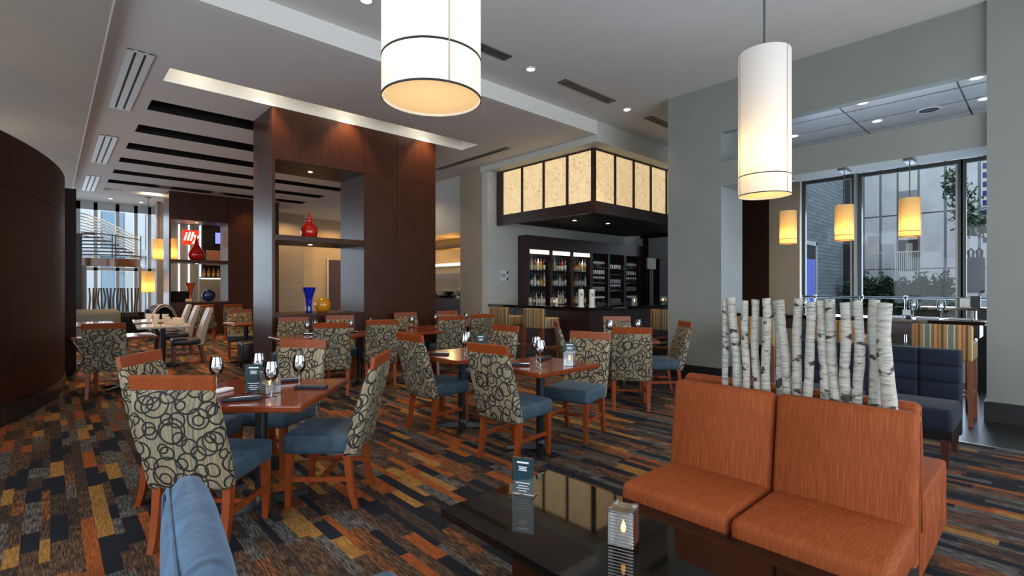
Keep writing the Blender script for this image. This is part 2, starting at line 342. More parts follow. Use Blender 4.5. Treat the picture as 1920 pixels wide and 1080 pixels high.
def copy_tree(o, parent=None):
    c = o.copy(); COL.objects.link(c); c.parent = parent
    for ch in list(o.children): copy_tree(ch, c)
    return c
def place(o, loc, rz=0, label=None, group=None):
    o.location = loc; o.rotation_euler = (0, 0, rz)
    if label: o['label'] = label
    if group: o['group'] = group
    return o
def bx(name, m, b, parent=None, bev=0, kind=None, loc=None):
    q = MB(); (q.rbox(*b, b=bev) if bev else q.box(*b)); return q.build(name, m, parent, kind=kind, smooth=bev > .012, loc=loc)
def struct(name, m, *boxes):
    q = MB()
    for b in boxes: q.box(*b)
    return q.build(name, m, smooth=False, kind='structure')
def text(s, size, m, parent, loc, rot, name='lettering', shear=0, ext=.001, bold=0):
    cu = bpy.data.curves.new('lettering', 'FONT'); cu.body = s; cu.size = size; cu.align_x = 'CENTER'; cu.align_y = 'CENTER'; cu.extrude = ext; cu.shear = shear; cu.offset = bold
    t = bpy.data.objects.new('t', cu); COL.objects.link(t); dg = bpy.context.evaluated_depsgraph_get(); me = bpy.data.meshes.new_from_object(t.evaluated_get(dg))
    bpy.data.objects.remove(t); me.materials.clear(); me.materials.append(MATS[m])
    o = bpy.data.objects.new(name, me); COL.objects.link(o); o.parent = parent; o.location = loc; o.rotation_euler = rot; return o

# ================================================================== THE ROOM
struct('floor', 'carpet', (-6, 6.18, -3.2, 21.5, -.05, 0))
struct('floor', 'black_tile', (6.18, 13.5, -3.2, 21.5, -.05, -.001))
fl = bpy.data.objects['floor.001']
bx('trim_strip', 'steel', (6.165, 6.195, -3.2, 5.2, -.01, .004), None, kind='structure').name = 'trim_1'
struct('ceiling', 'ceil_grey', (-6, 13, -3.2, 5.8, 4.5, 4.6))
ZL = 4.25
slots = [(7.70, 8.24, 'white_paint'), (9.19, 9.75, 'bar_dark'), (10.72, 11.28, 'bar_dark'), (12.20, 12.76, 'bar_dark'), (13.69, 14.20, 'bar_dark'), (15.18, 15.70, 'bar_dark'), (16.66, 17.20, 'bar_dark'), (18.15, 18.70, 'white_paint')]
bxs = [(.455, 1.12, 5.8, 21.5, ZL, ZL+.1), (6.22, 7.6, 5.8, 21.5, ZL, ZL+.1), (7.6, 10.2, 9.1, 21.5, ZL, ZL+.1)]
y = 5.8
for a, b, _ in slots: bxs.append((1.12, 6.22, y, a, ZL, ZL+.1)); y = b
bxs.append((1.12, 6.22, y, 21.5, ZL, ZL+.1))
struct('ceiling', 'ceil_lower', *bxs)
low = bpy.data.objects['ceiling.001']
for a, b, m in slots:
    h = .36
    q = MB().box(1.10, 6.24, a-.02, b+.02, ZL+h, ZL+h+.03)
    for c in ((1.118, 1.13, a, b), (6.21, 6.222, a, b), (1.118, 6.222, a-.002, a+.01), (1.118, 6.222, b-.01, b+.002)): q.box(*c, ZL+.001, ZL+h)
    q.build('slot_lining', m, low, smooth=False)
struct('trim_2', 'white_paint', (.455, 7.4, 5.7, 5.8, ZL, 4.5))                       # white step between the two ceilings
struct('ceiling', 'wall_light', (7.4, 13, 5.7, 9.1, 4.13, 4.5))                        # dropped slab over the bar
struct('ceiling', 'ceil_tan', (-6, .44, 5.7, 21.5, 4.17, 4.3))
struct('trim_highlight', 'white_paint', (.44, .458, 5.7, 21.5, 4.17, 4.3))  # white put on the step face as its bright edge highlight
struct('ceiling', 'wall_light', (-6, 10.2, -3.2, 5.7, 4.6, 4.62))
# bulkheads on the window side
struct('wall_right', 'wall_green', (7.4, 7.55, .48, 3.38, 3.76, 4.5), (7.4, 7.9, .48, 3.38, 2.95, 3.31), (7.4, 7.55, -3.2, -.5, 2.95, 4.5))
q = MB().box(7.4, 8.15, 3.38, 4.26, 0, 4.5); q.build('column', 'wall_green', kind='structure', smooth=False)
q = MB().box(7.35, 8.1, -.5, .48, 0, 4.5); q.build('column', 'wall_green', kind='structure', smooth=False)
struct('baseboard_right', 'black_paint', (7.38, 8.17, 3.36, 4.28, 0, .21), (7.33, 8.12, -.5, .5, 0, .21))
# glossy tile ceiling by the windows: each tile its own piece
tc_ = struct('ceiling', 'vent_dark', (7.55, 10, -1, 4.3, 3.872, 3.95))
tile = MB().rbox(0, .566, 0, 1.182, 0, .008, b=.002, seg=1)
t0 = None
for i in range(4):
    for j in range(5):
        if t0 is None: t0 = tile.build('ceiling_tile', 'tile_gloss', tc_); o = t0
        else: o = t0.copy(); COL.objects.link(o)
        o.location = (7.57+i*.6, -1.02+j*1.2-.6, 3.864)
# window wall, x = 10
struct('wall_right', 'wall_light', (10, 10.12, -1.6, 3.04, 3.56, 4.0), (10, 10.12, -1.6, 3.04, 0, .45))
struct('wall_right', 'wall_beige', (9.98, 10.12, 3.12, 3.64, 0, 3.9))
struct('wall_right', 'drum_wood', (9.96, 10.12, 3.64, 4.3, 0, 3.9))
struct('wall_right', 'wall_light', (8.15, 10.1, 4.3, 4.4, 0, 4.5))
wi = 0
def pane(parent, x0, x1, y0, y1, z0, z1): return bx('pane', 'pane_glass', (x0, x1, y0, y1, z0, z1), parent)
for y0, y1 in ((2.31, 3.02), (.97, 2.17), (-.45, .87)):
    wi += 1
    q = MB(); e = .06
    q.box(9.97, 10.05, y0-e, y0, .45, 3.34).box(9.97, 10.05, y1, y1+e, .45, 3.34).box(9.97, 10.05, y0, y1, 3.28, 3.34).box(9.97, 10.05, y0, y1, .45, .52)
    w = q.build('window_%d' % wi, 'frame_grey', kind='structure', smooth=False)
    pane(w, 10.0, 10.008, y0, y1, .52, 3.28)
    bx('glazing_bead', 'frame_light', (9.955, 9.97, y0-.005, y0+.02, .52, 3.28), w)
struct('trim_3', 'bar_dark', (9.82, 10.0, -1.6, 3.12, 3.36, 3.56))                     # blind cassette over the glass
struct('trim_4', 'frame_light', (9.86, 10.0, 2.225, 2.255, .45, 3.34))
# bar back wall
struct('wall_back', 'wall_light', (7.45, 14.5, 8.9, 9.1, 0, 4.13))
struct('wall_back', 'wall_beige', (7.45, 7.62, 9.1, 9.95, 0, 4.25))
struct('wall_back', 'bar_dark', (13.45, 17.2, 8.4, 8.6, 0, 4.13), (13.0, 13.1, 4.6, 8.4, 2.9, 4.13))
# kitchen wall and the lit kitchen behind it
struct('wall_kitchen', 'wall_light', (7.6, 7.75, 9.95, 17, 2.86, ZL))
struct('wall_kitchen', 'bar_wood', (7.6, 7.8, 9.95, 17, 0, 1.16))
struct('wall_kitchen', 'wall_warm', (7.75, 8.6, 9.95, 17, 2.86, 2.92), (9.6, 9.7, 9.6, 17, 0, 4.2), (7.75, 9.7, 16.9, 17, 0, 4.2), (7.75, 9.7, 9.85, 9.95, 0, 4.2))
# back walls beyond the dividers
struct('wall_far', 'wall_beige', (5.0, 7.25, 19.8, 19.95, 0, ZL), (7.2, 7.3, 19.9, 20.6, 0, ZL))
struct('wall_far', 'wall_warm', (7.3, 10.4, 20.6, 20.75, 0, ZL))
struct('door_1', 'door_wood', (8.55, 9.35, 20.55, 20.6, 0, 2.6))
dr = bpy.data.objects['door_1']; MB().tube([(9.28, 20.53, .95), (9.28, 20.53, 1.25)], .02).build('door_handle', 'steel', dr)
bx('door_frame', 'wall_light', (8.48, 8.55, 20.54, 20.62, 0, 2.66), dr); bx('door_frame', 'wall_light', (9.35, 9.42, 20.54, 20.62, 0, 2.66), dr)
struct('wall_far', 'tan_panel', (3.0, 4.05, 21.2, 21.35, 0, ZL))
struct('wall_far', 'bar_dark', (4.05, 5.3, 20.9, 21.05, 0, ZL))
for k, x in enumerate((3.05, 3.38, 3.68, 4.03)):
    q = MB().box(x-.02, x+.02, 21.17, 21.2, .9, 3.7); q.build('wall_light_strip', 'strip_white', bpy.data.objects['wall_far.002'], smooth=False)
# walls behind the camera, with big glazed openings
struct('wall_rear', 'wall_green', (-3.3, 13, -3.3, -3.2, 0, .4), (-3.3, 13, -3.3, -3.2, 3.6, 4.5), (-3.3, -1.5, -3.3, -3.2, .4, 3.6), (7.6, 13, -3.3, -3.2, .4, 3.6))
struct('wall_side', 'wall_green', (-3.3, -3.2, -3.2, 5.0, 0, .4), (-3.3, -3.2, -3.2, 5.0, 3.6, 4.5), (-3.3, -3.2, -3.2, -2.1, .4, 3.6))
for n, b in (('window_4', (-1.5, 7.6, -3.28, -3.26, .4, 3.6)), ('window_5', (-3.28, -3.26, -2.1, 5.0, .4, 3.6))):
    w = struct(n, 'frame_grey', *([(x, x+.07, -3.29, -3.2, .4, 3.6) for x in (-1.5, .8, 3.1, 5.4, 7.53)] if n == 'window_4' else [(-3.29, -3.2, yy, yy+.07, .4, 3.6) for yy in (-2.1, .3, 2.6, 4.93)]))
    bx('pane', 'pane_glass', b, w)

# curved wooden wall on the left, panels in two rows, tiled foot
CX, CY, RR = -7.34, 10.05, 7.5
def arc(r, y): return (CX+math.sqrt(r*r-(y-CY)**2), y)
def curved(y0, y1, z0, z1, r0, r1, n=8):
    q = MB(); lp = []
    for i in range(n+1):
        yy = y0+(y1-y0)*i/n; a = arc(r1, yy); b = arc(r0, yy)
        lp.append([(a[0], a[1], z0), (a[0], a[1], z1), (b[0], b[1], z1), (b[0], b[1], z0)])
    return q.loft(lp)
wl = curved(4.0, 11.0, 0.0, 3.02, RR-.16, RR-.012, 24).build('wall_left', 'black_paint', kind='structure')
ys = [4.0, 5.2, 6.4, 7.45, 8.7, 9.9, 11.0]
for a, b in zip(ys, ys[1:]):
    curved(a+.002, b-.002, .21, 2.465, RR-.012, RR).build('wood_panel', 'drum_wood', wl)
    curved(a+.002, b-.002, 2.472, 3.03, RR-.012, RR).build('wood_panel', 'drum_wood', wl)
yy = 4.0
while yy < 10.9:
    curved(yy+.004, yy+.296, 0.0, .20, RR-.012, RR+.012, 3).build('base_tile', 'black_tile', wl); yy += .3
q = MB().box(.06, .31, 10.72, 10.9, 0, 3.02); q.build('trim_5', 'drum_wood', kind='structure', smooth=False)

# far glazed wall
w = struct('window_6', 'frame_light', *[(x, x+.10, 21.45, 21.6, 0, ZL) for x in (-6, -4.6, -3.2, -1.8, -.4, .62, 1.05, 1.62, 2.12, 2.5, 2.92)], (-6, 3.0, 21.45, 21.6, 4.0, ZL), (-6, 3.0, 21.45, 21.6, 0, .12), (-6, 3.0, 21.45, 21.6, 2.0, 2.1))
for x0, x1 in ((-5.9, -4.6), (-4.5, -3.2), (-3.1, -1.8), (-1.7, -.4), (-.3, .62), (.72, 1.05), (1.15, 1.62), (1.72, 2.12), (2.22, 2.5), (2.6, 2.92)): bx('pane', 'pane_glass', (x0, x1, 21.52, 21.53, .12, 4.0), w)
q = MB().box(2.6, 2.95, 20.2, 20.5, 0, ZL); q.build('column', 'tan_panel', kind='structure', smooth=False)

# ================================================================== OUTSIDE
struct('ground', 'pavement', (10.3, 40, -20, 30, -.2, -.1), (-25, 12, 21.9, 60, -.2, -.1))
fac = thing('apartment_building', 'pale concrete panel building seen through the large right-hand windows', 'building', (18, 0, -.1))
bx('backing_wall', 'concrete_dark', (.06, 3.0, -6, 4.2, 0, 9), fac)
pm = None
cols = [(-4.6, -3.5), (-3.45, -2.4), (-2.35, -1.2), (-1.15, .0), (.05, .62), (.66, 1.3), (1.34, 1.98), (2.02, 2.56), (3.06, 3.44), (3.48, 3.86), (3.9, 4.2)]
for (a, b) in cols:
    for z0, z1 in ((0, 1.95), (1.98, 3.5), (3.54, 5.6), (5.65, 8.9)): bx('facade_panel', 'concrete', (0, .06, a+.012, b-.012, z0+.1, z1+.1), fac, bev=.006)
for z0, z1, m in ((.1, 2.0, 'concrete'), (2.0, 2.9, 'screen_back'), (2.9, 3.7, 'white_paint'), (3.7, 4.3, 'concrete_dark'), (4.3, 4.9, 'white_paint')):
    wv = bx('window_bay', m, (-.02, .06, 2.6, 3.02, z0, z1), fac)
    if m == 'screen_back': bx('curtain', 'tan_panel', (-.03, -.02, 2.7, 2.85, z0+.05, z1-.1), wv)
bx('window_bay', 'concrete_dark', (-.02, .06, 2.6, 3.02, 4.9, 5.8), fac)
rl = thing('balcony_rail', 'white metal railing in front of the concrete building', 'railing', (17.6, 2.5, 1.4))
q = MB().box(-.015, .015, 0, 1.2, 1.0-.03+.05, 1.05); q.build('top_rail', 'white_metal', rl)
for k in range(16): bx('baluster', 'white_metal', (-.008, .008, .02+k*.045 if k < 12 else .6+(k-12)*.19, .035+k*.045 if k < 12 else .615+(k-12)*.19, 0, 1.03), rl)
bx('deck', 'concrete_dark', (-.1, .4, -.05, 1.25, -.12, 0), rl)
struct('wall_outside', 'grey_brick', (11.0, 17.7, 4.2, 4.4, -.1, 9))
q = MB().box(17.2, 17.85, 3.95, 4.25, -.1, 9); q.build('trim_6', 'bin_dark', kind='structure', smooth=False)
d2 = struct('door_2', 'white_metal', (13.55, 13.62, 4.14, 4.2, -.1, 2.6), (14.52, 14.6, 4.14, 4.2, -.1, 2.6), (13.55, 14.6, 4.14, 4.2, 2.5, 2.6))
for k in range(3): bx('door_pane', 'blue_lit', (13.64+k*.29, 13.9+k*.29, 4.16, 4.2, .0, 2.15), d2)
bx('door_pane', 'bin_dark', (13.64, 14.5, 4.165, 4.2, 2.17, 2.48), d2)
struct('wall_outside', 'tan_panel', (17.0, 17.3, 1.4, 4.0, -.1, 1.2))
def leaves(name, label, cat, spots, m, loc, size=.06, per=900, seed=1):
    r = random.Random(seed); t = thing(name, label, cat, loc); q = MB()
    for (cx, cy, cz, sx, sy, sz) in spots:
        for _ in range(per):
            while True:
                p = Vector((r.uniform(-1, 1), r.uniform(-1, 1), r.uniform(-1, 1)))
                if p.length < 1: break
            p = p*(.55+.45*r.random()); c = Vector((cx+p.x*sx, cy+p.y*sy, cz+p.z*sz)); u = Vector((r.gauss(0, 1), r.gauss(0, 1), r.gauss(0, 1))).normalized()
            v = u.orthogonal().normalized(); s_ = size*r.uniform(.6, 1.3)
            q.add([c-u*s_, c+v*s_*.5, c+u*s_, c-v*s_*.5], [(0, 1, 2, 3)])
    o = q.build('foliage', m, t, smooth=False, kind='stuff'); return t
t = leaves('ivy_hedge', 'dense green ivy hedge along the low wall outside the window', 'hedge', [(0, y_, 1.35+.06*math.sin(y_*5), .3, .30, .62) for y_ in (.15, .55, .95, 1.35, 1.75, 2.1)], 'foliage', (16.62, 1.75, -.1), .07, 700, 3)
bx('stem_base', 'bark', (-.03, .03, .2, 2.0, 0, .95), t)
t = leaves('slender_tree', 'thin tree with wispy green leaves beside the right column', 'tree', [(0, 0, 3.4, .35, .35, .7), (.1, -.2, 3.0, .3, .35, .4), (0, .15, 4.0, .3, .28, .5)], 'foliage_light', (15.7, 1.42, -.1), .06, 260, 5)
MB().tube([(0, 0, 0), (.03, .02, 1.5), (0, .05, 3.0), (.05, 0, 4.2)], [.05, .04, .03, .01]).build('trunk', 'bark', t)
t = thing('utility_box', 'dark wall-hung meter box with pipe loops outside the right window', 'utility box', (16.3, 1.12, 1.3))
bx('cabinet', 'bin_dark', (-.2, .2, -.02, .28, 0, .85), t, bev=.02)
for k in (0, 1): MB().tube([(0, .04+k*.15, .85), (0, .02+k*.15, 1.0), (0, .07+k*.15, 1.07), (0, .12+k*.15, 1.0), (0, .10+k*.15, .85)], .025).build('pipe_loop', 'bin_dark', t)
t = thing('utility_mast', 'tall dark post with blue brackets beside the right column outside', 'post', (16.3, .98, -.1))
bx('post', 'bin_dark', (-.05, .05, -.06, .06, 0, 6.2), t)
for k in range(10): bx('bracket', 'blue_paint', (-.06, .06, .06, .15, 2.6+k*.22, 2.72+k*.22), t)
# far exterior beyond the left glazing
t = thing('tower_facade', 'pale blue-white curtain wall building beyond the far left glazing', 'building', (-12, 27, -.1))
bx('core_wall', 'white_metal', (0, 20, .1, .3, 0, 12), t)
for k in range(26):
    m = ('concrete', 'white_metal', 'blue_glassy', 'white_metal')[k % 4]
    if m == 'blue_glassy':
        if 'blue_glassy' not in MATS: plain('blue_glassy', (.24, .36, .48), .15)
    bx('facade_strip', m, (.1+k*.75, .1+k*.75+.7, 0, .1, 0, 12), t)
for k in range(3): bx('floor_band', 'concrete', (0, 20, -.15, 0, 2.9+k*3.2, 3.2+k*3.2), t)

# ================================================================== ROOM DIVIDERS, BAR, KITCHEN
def divider(loc, label):
    t = thing('room_divider', label, 'divider', loc)
    bx('post', 'dark_panel', (0, .045, 0, .97, 0, ZL), t)
    bx('header', 'dark_panel', (.045, 1.53, .014, .97, 3.43, ZL), t)
    bx('lower_cabinet', 'dark_panel', (.045, 1.53, .014, .97, 0, .965), t)
    bx('sill', 'dark_panel', (.045, 1.53, -.012, .98, .965, 1.0), t, bev=.004)
    bx('shelf', 'dark_panel', (.045, 1.53, .01, .96, 2.17, 2.26), t, bev=.004)
    bx('core', 'dark_panel', (1.53, 3.03, .014, .97, 0, ZL), t)
    for a, b, z0, z1 in ((.047, 1.528, 3.44, ZL), (1.534, 2.178, 3.44, ZL), (2.184, 3.03, 3.44, ZL), (1.534, 2.178, 0, 3.434), (2.184, 3.03, 0, 3.434), (.047, 1.528, 0, .955)):
        bx('wood_panel', 'dark_panel', (a, b, 0, .014, z0, z1), t, bev=.002)
    for z in (3.43, 2.17): MB().disc(.035, z-.004, 16, (.78, .5)).build('downlight', 'glow_down', t)
    spot((loc[0]+.78, loc[1]+.5, 3.40), 12); spot((loc[0]+.78, loc[1]+.5, 2.14), 8)
    for x in (-.12, 1.2, 2.75): spot((loc[0]+x, loc[1]-.20, 4.52), 120, (1, .60, .30), angle=85)
    return t
divider((2.53, 8.23, 0), 'tall dark wood room divider with red vase, its open shelves facing the dining tables')
divider((2.53, 17.39, 0), 'farther dark wood room divider with the glowing red sign behind its opening')

def vase(name, label, prof, m, loc, cat='vase', n=28):
    o = MB().lathe(prof, n).build(name, m, loc=loc, ang=60); return tag(o, label, cat)
red = [(0, 0), (.09, 0), (.13, .05), (.142, .12), (.135, .18), (.10, .235), (.06, .265), (.045, .29), (.055, .315), (.05, .335), (.03, .35), (.035, .37), (.03, .385), (.018, .41), (.012, .44), (0, .445)]
vase('glass_vase', 'glossy red gourd-shaped glass vase on the near divider shelf', red, 'vase_red', (3.26, 8.65, 2.26))
vase('glass_vase', 'cobalt blue flared glass vase beside the yellow round vase', [(0, 0), (.05, 0), (.055, .02), (.048, .06), (.05, .15), (.065, .26), (.112, .43), (.104, .43), (.058, .26), (.04, .12), (0, .10)], 'vase_blue', (3.255, 8.65, 1.0))
vase('glass_vase', 'round yellow glass vase on the near divider sill', [(0, 0), (.07, 0), (.115, .04), (.137, .10), (.137, .15), (.115, .21), (.06, .25), (.045, .255), (.04, .245), (0, .24)], 'vase_yellow', (3.50, 8.66, 1.0))
vase('glass_vase', 'red teardrop glass vase on the farther divider shelf', [(0, 0), (.12, 0), (.2, .08), (.22, .18), (.19, .28), (.11, .40), (.05, .52), (.03, .64), (.02, .72), (0, .73)], 'vase_red', (3.28, 17.75, 2.26))
vase('glass_vase', 'orange flared glass vase on the farther divider sill', [(0, 0), (.08, 0), (.07, .03), (.05, .2), (.08, .40), (.15, .58), (.14, .58), (.06, .36), (0, .3)], 'vase_orange', (3.12, 17.75, 1.0))
vase('glass_ball', 'dark blue mottled glass ball beside the orange vase', [(0, 0)]+[(.19*math.sin(a), .19-.19*math.cos(a)) for a in [math.pi*k/12 for k in range(1, 12)]]+[(0, .38)], 'sphere_blue', (3.60, 17.75, 1.0), 'ornament')
t = thing('stacked_basket', 'low dark basket with amber glow on the far sill', 'basket', (2.85, 17.75, 1.0)); bx('basket_body', 'bar_dark', (-.22, .22, -.1, .1, 0, .32), t, bev=.02); bx('candle_glow', 'candle_wax', (.12, .30, -.14, -.1, 0, .10), t, bev=.02)

# back-lit canopy over the bar
cn = thing('bar_canopy', 'dark framed bar canopy of glowing paper panels', 'canopy', (7.7, 6.0, 2.88))
bx('bottom_rail', 'bar_wood', (0, .08, 0, 2.85, 0, .23), cn); bx('bottom_rail', 'bar_wood', (.08, 5.2, 0, .08, 0, .23), cn)
bx('top_rail', 'bar_wood', (0, .06, 0, 2.85, 1.215, 1.245), cn); bx('top_rail', 'bar_wood', (.06, 5.2, 0, .06, 1.215, 1.245), cn)
bx('soffit', 'bar_dark', (.08, 5.2, .08, 2.85, .10, .14), cn)
for k in range(5):
    bx('post', 'bar_wood', (-.005, .06, k*.66 if k else -.005, k*.66+(.055 if k else .075), .23, 1.215), cn)
    if k < 4: bx('paper_panel', 'paper_lit', (.02, .035, k*.66+.055, k*.66+.66, .23, 1.215), cn)
bx('post', 'bar_wood', (-.005, .06, 2.70, 2.85, .23, 1.215), cn)
for k in range(8):
    if k: bx('post', 'bar_wood', (k*.66, k*.66+.055, -.005, .06, .23, 1.215), cn)
    bx('paper_panel', 'paper_lit', (k*.66+.055, k*.66+.66, .02, .035, .23, 1.215), cn)
for x, y in ((.19, 1.35), (.27, .32), (1.09, .29), (2.54, .27), (3.8, .3), (1.2, 1.5), (2.2, 1.3)):
    o = MB().disc(.045, -.002 if y < .08 else .097, 16, (x, y)).build('downlight', 'glow_down', cn); spot((7.7+x, 6.0+y, 2.86), 26)

# back bar
bb = thing('back_bar_cabinet', 'tall dark wood back bar cabinet with six open bays of bottles and glasses', 'cabinet', (8.41, 8.58, 0))
edges = [(0, .10), (.82, .92), (1.62, 1.73), (2.44, 2.54), (3.24, 3.32), (4.02, 4.13), (4.86, 5.01)]
for a, b in edges: bx('divider_panel', 'bar_wood', (a, b, 0, .31, 0, 2.38), bb)
bx('header', 'bar_wood', (0, 5.01, 0, .31, 2.38, 2.70), bb); bx('base_cabinet', 'bar_wood', (.10, 4.86, .02, .31, 0, .98), bb); bx('back_panel', 'screen_back', (.1, 4.86, .29, .315, .98, 2.38), bb)
SH = [1.0, 1.47, 1.86]; SG = [1.0, 1.34, 1.56, 1.81, 1.98]
for i in range(6):
    a, b = edges[i][1], edges[i+1][0]
    for z in (SH if i < 3 else SG): bx('glass_shelf', 'shelf_glass', (a, b, .03, .29, z-.014, z), bb)
    if i < 3: bx('light_panel', 'lit_white', (a+.01, b-.01, .02, .04, 2.26, 2.36), bb)
    spot((8.41+(a+b)/2, 8.66, 2.25), 7 if i < 3 else 5, (1, .92, .8), 140)  # the glass bays' lamps are added; only bottle bays have light panels
def bottle_proto(h, r, m, lab, tall=.62):
    b = MB().lathe([(0, 0), (r, 0), (r, h*tall), (r*.8, h*(tall+.07)), (r*.34, h*(tall+.16)), (r*.32, h*.97), (r*.38, h*.97), (r*.38, h), (0, h)], 10).build('bottle', m, ang=50)
    MB().lathe([(r*1.02, h*.12), (r*1.02, h*.45)], 10).build('label', lab, b); return b
kinds = [(.30, .036, 'clear_bottle', 'label_white', 'clear spirit bottle with white label'), (.33, .035, 'green_bottle', 'label_white', 'dark green wine bottle with white label'), (.28, .04, 'amber_bottle', 'label_yellow', 'amber whisky bottle with yellow label'), (.30, .038, 'black_bottle', 'label_white', 'black bottle with white label'), (.29, .036, 'red_bottle', 'label_white', 'red liqueur bottle with white label'), (.34, .034, 'clear_bottle', 'label_yellow', 'tall clear bottle with yellow label')]
protos = [None]*6; SN = ['bottom', 'middle', 'top']; BN = ['first', 'second', 'third']
for i in range(3):
    a, b = edges[i][1], edges[i+1][0]
    for s_, z in enumerate(SH):
        n = 7 if s_ == 0 else 6
        for k in range(n):
            for row in ((0, 1) if k % 3 == 0 else (0,)):
                q = rnd.randrange(6); h, r, m, lb, lab = kinds[q]
                if protos[q] is None: protos[q] = o = bottle_proto(h, r, m, lb)
                else: o = copy_tree(protos[q])
                place(o, (8.41+a+.06+k*(b-a-.12)/(n-1)*.92+rnd.uniform(-.006, .006), 8.58+.10+row*.10, z+.001), rnd.uniform(0, 6), '%s on the %s shelf of the %s bar bay' % (lab, SN[s_], BN[i]), 'bottles on the back bar'); o['category'] = 'bottle'
gp = [MB().lathe([(0, 0), (.028, 0), (.034, .11), (.031, .11), (.026, .008), (0, .008)], 10), MB().lathe([(0, 0), (.03, 0), (.03, .004), (.005, .01), (.005, .07), (.03, .10), (.036, .14), (.028, .19), (.026, .19), (.033, .14), (.027, .10), (0, .08)], 10)]
gpo = [None, None]; GN = ['bottom', 'second', 'third', 'fourth', 'top']; GB = ['fourth', 'fifth', 'last']
for i in range(3, 6):
    a, b = edges[i][1], edges[i+1][0]
    for s_, z in enumerate(SG):
        q = (i+s_) % 2
        for k in range(7):
            for row in (0, 1):
                if q == 1 and s_ in (3,): continue
                if gpo[q] is None: gpo[q] = o = gp[q].build(('tumbler', 'stemmed_glass')[q], 'bar_glass', ang=60); o['category'] = 'glass'
                else: o = gpo[q].copy(); COL.objects.link(o)
                if s_ == 3: pass
                place(o, (8.41+a+.06+k*.092, 8.58+.09+row*.11, z+.001), 0, '%s in the row on the %s shelf of the %s bar bay' % (('clear tumbler', 'clear stemmed glass')[q], GN[s_], GB[i-3]), 'glasses on the back bar')
# bar counter
bc = thing('bar_counter', 'long dark wood bar with black stone top turning a corner', 'bar', (7.45, 5.85, 0))
bx('stone_top', 'black_stone', (0, .6, 0, 3.05, 1.0, 1.05), bc, bev=.006); bx('stone_top', 'black_stone', (.6, 5.6, 0, .6, 1.0, 1.05), bc, bev=.006)
bx('bar_body', 'bar_wood', (.24, .5, .24, 3.05, 0, 1.0), bc); bx('bar_body', 'bar_wood', (.5, 5.6, .24, .5, 0, 1.0), bc)
for k in range(4): bx('front_panel', 'bar_wood', (.225, .24, .24+k*.7, .24+k*.7+.69, .1, .98), bc, bev=.004)
for k in range(6): bx('front_panel', 'bar_wood', (.24+k*.85, .24+k*.85+.84, .225, .24, .1, .98), bc, bev=.004)
q = MB().tube([(.05, 3.0, .2), (.05, .05, .2), (5.5, .05, .2)], .025); q.build('foot_rail', 'brass', bc)
bx('drip_ledge', 'stool_wood', (.4, 5.4, .02, .22, .30, .33), bc)
def votive(loc, label, s=1.0, rz=0, group=None, proto=[]):
    if proto:
        t = copy_tree(proto[0]); t.scale = (s, s, s); place(t, loc, rz, label, group); return t
    t = thing('votive_holder', label, 'candle', loc, rz, group); q = MB(); w = .048
    for k in range(11):
        z = k*.0118; q.rbox(-w, w, -w, w, z+.0005, z+.0112, b=.003, seg=1)
    q.build('ribbed_glass', 'block_glass', t, smooth=False)
    for k in range(4):
        a = ((-1, -1), (1, -1), (1, 1), (-1, 1))[k]; bx('glass_corner', 'drink_glass', (a[0]*.036-.009, a[0]*.036+.009, a[1]*.036-.009, a[1]*.036+.009, .012, .134), t)
    c = MB().lathe([(0, .012), (.02, .012), (.02, .055), (0, .055)], 12).build('candle', 'candle_wax', t)
    MB().lathe([(0, .056), (.008, .066), (.009, .078), (.004, .095), (0, .105)], 10).build('flame', 'flame', c)
    t.scale = (s, s, s); proto.append(t); return t
votive((1.69, 1.17, .40), 'ribbed square glass candle holder on the black coffee table', 1.08, R(20))
for i, (p, l) in enumerate((((7.68, 7.66, 1.05), 'lit votive on the bar in front of the first bottle bay'), ((7.6, 6.95, 1.05), 'lit votive on the bar in front of the second bottle bay'), ((9.4, 6.22, 1.05), 'lit votive on the bar to the right of the white tap towers'), ((10.55, 6.2, 1.05), 'lit votive on the bar beside the tall dark cabinet end'))): votive(p, l, 1.25, .3*i)
for i, (x, y) in enumerate(((7.56, 6.21), (7.62, 5.99))):
    t = thing('beer_tap_tower', ('white-green ceramic beer tap tower on the bar, the left of two', 'white-green ceramic beer tap tower on the bar corner, the right of two')[i], 'beer tap', (x, y, 1.05))
    MB().lathe([(0, 0), (.062, 0), (.058, .03), (.052, .05), (.055, .32), (.048, .345), (0, .35)], 20).build('tower', 'white_ceramic', t)
    MB().tube([(-.04, -.04, .27), (-.09, -.09, .26), (-.10, -.10, .22)], .010).build('spout', 'chrome', t); MB().tube([(0, 0, .35), (0, 0, .40)], [.012, .016]).build('tap_handle', 'black_metal', t)
t = thing('order_screen', 'pale screen on a slim post at the far end of the bar', 'screen', (12.3, 7.6, 0)); MB().tube([(0, 0, .02), (0, 0, 1.95)], .05).build('post', 'frame_grey', t); bx('base_plate', 'frame_grey', (-.2, .2, -.2, .2, 0, .02), t)
bx('screen', 'label_white', (-.2, .2, -.03, .0, 1.95, 2.25), t); bx('housing', 'bin_dark', (-.21, .21, 0, .04, 1.94, 2.26), t)
t = thing('louvred_cabinet', 'dark louvred cabinet standing at the right end of the back bar', 'cabinet', (13.5, 8.0, 0)); bx('carcass', 'bar_dark', (0, 2.5, .05, .35, 0, 2.3), t)
for k in range(9): bx('slat', 'bar_wood', (.75, 2.4, 0, .05, .9+k*.14, .97+k*.14), t)
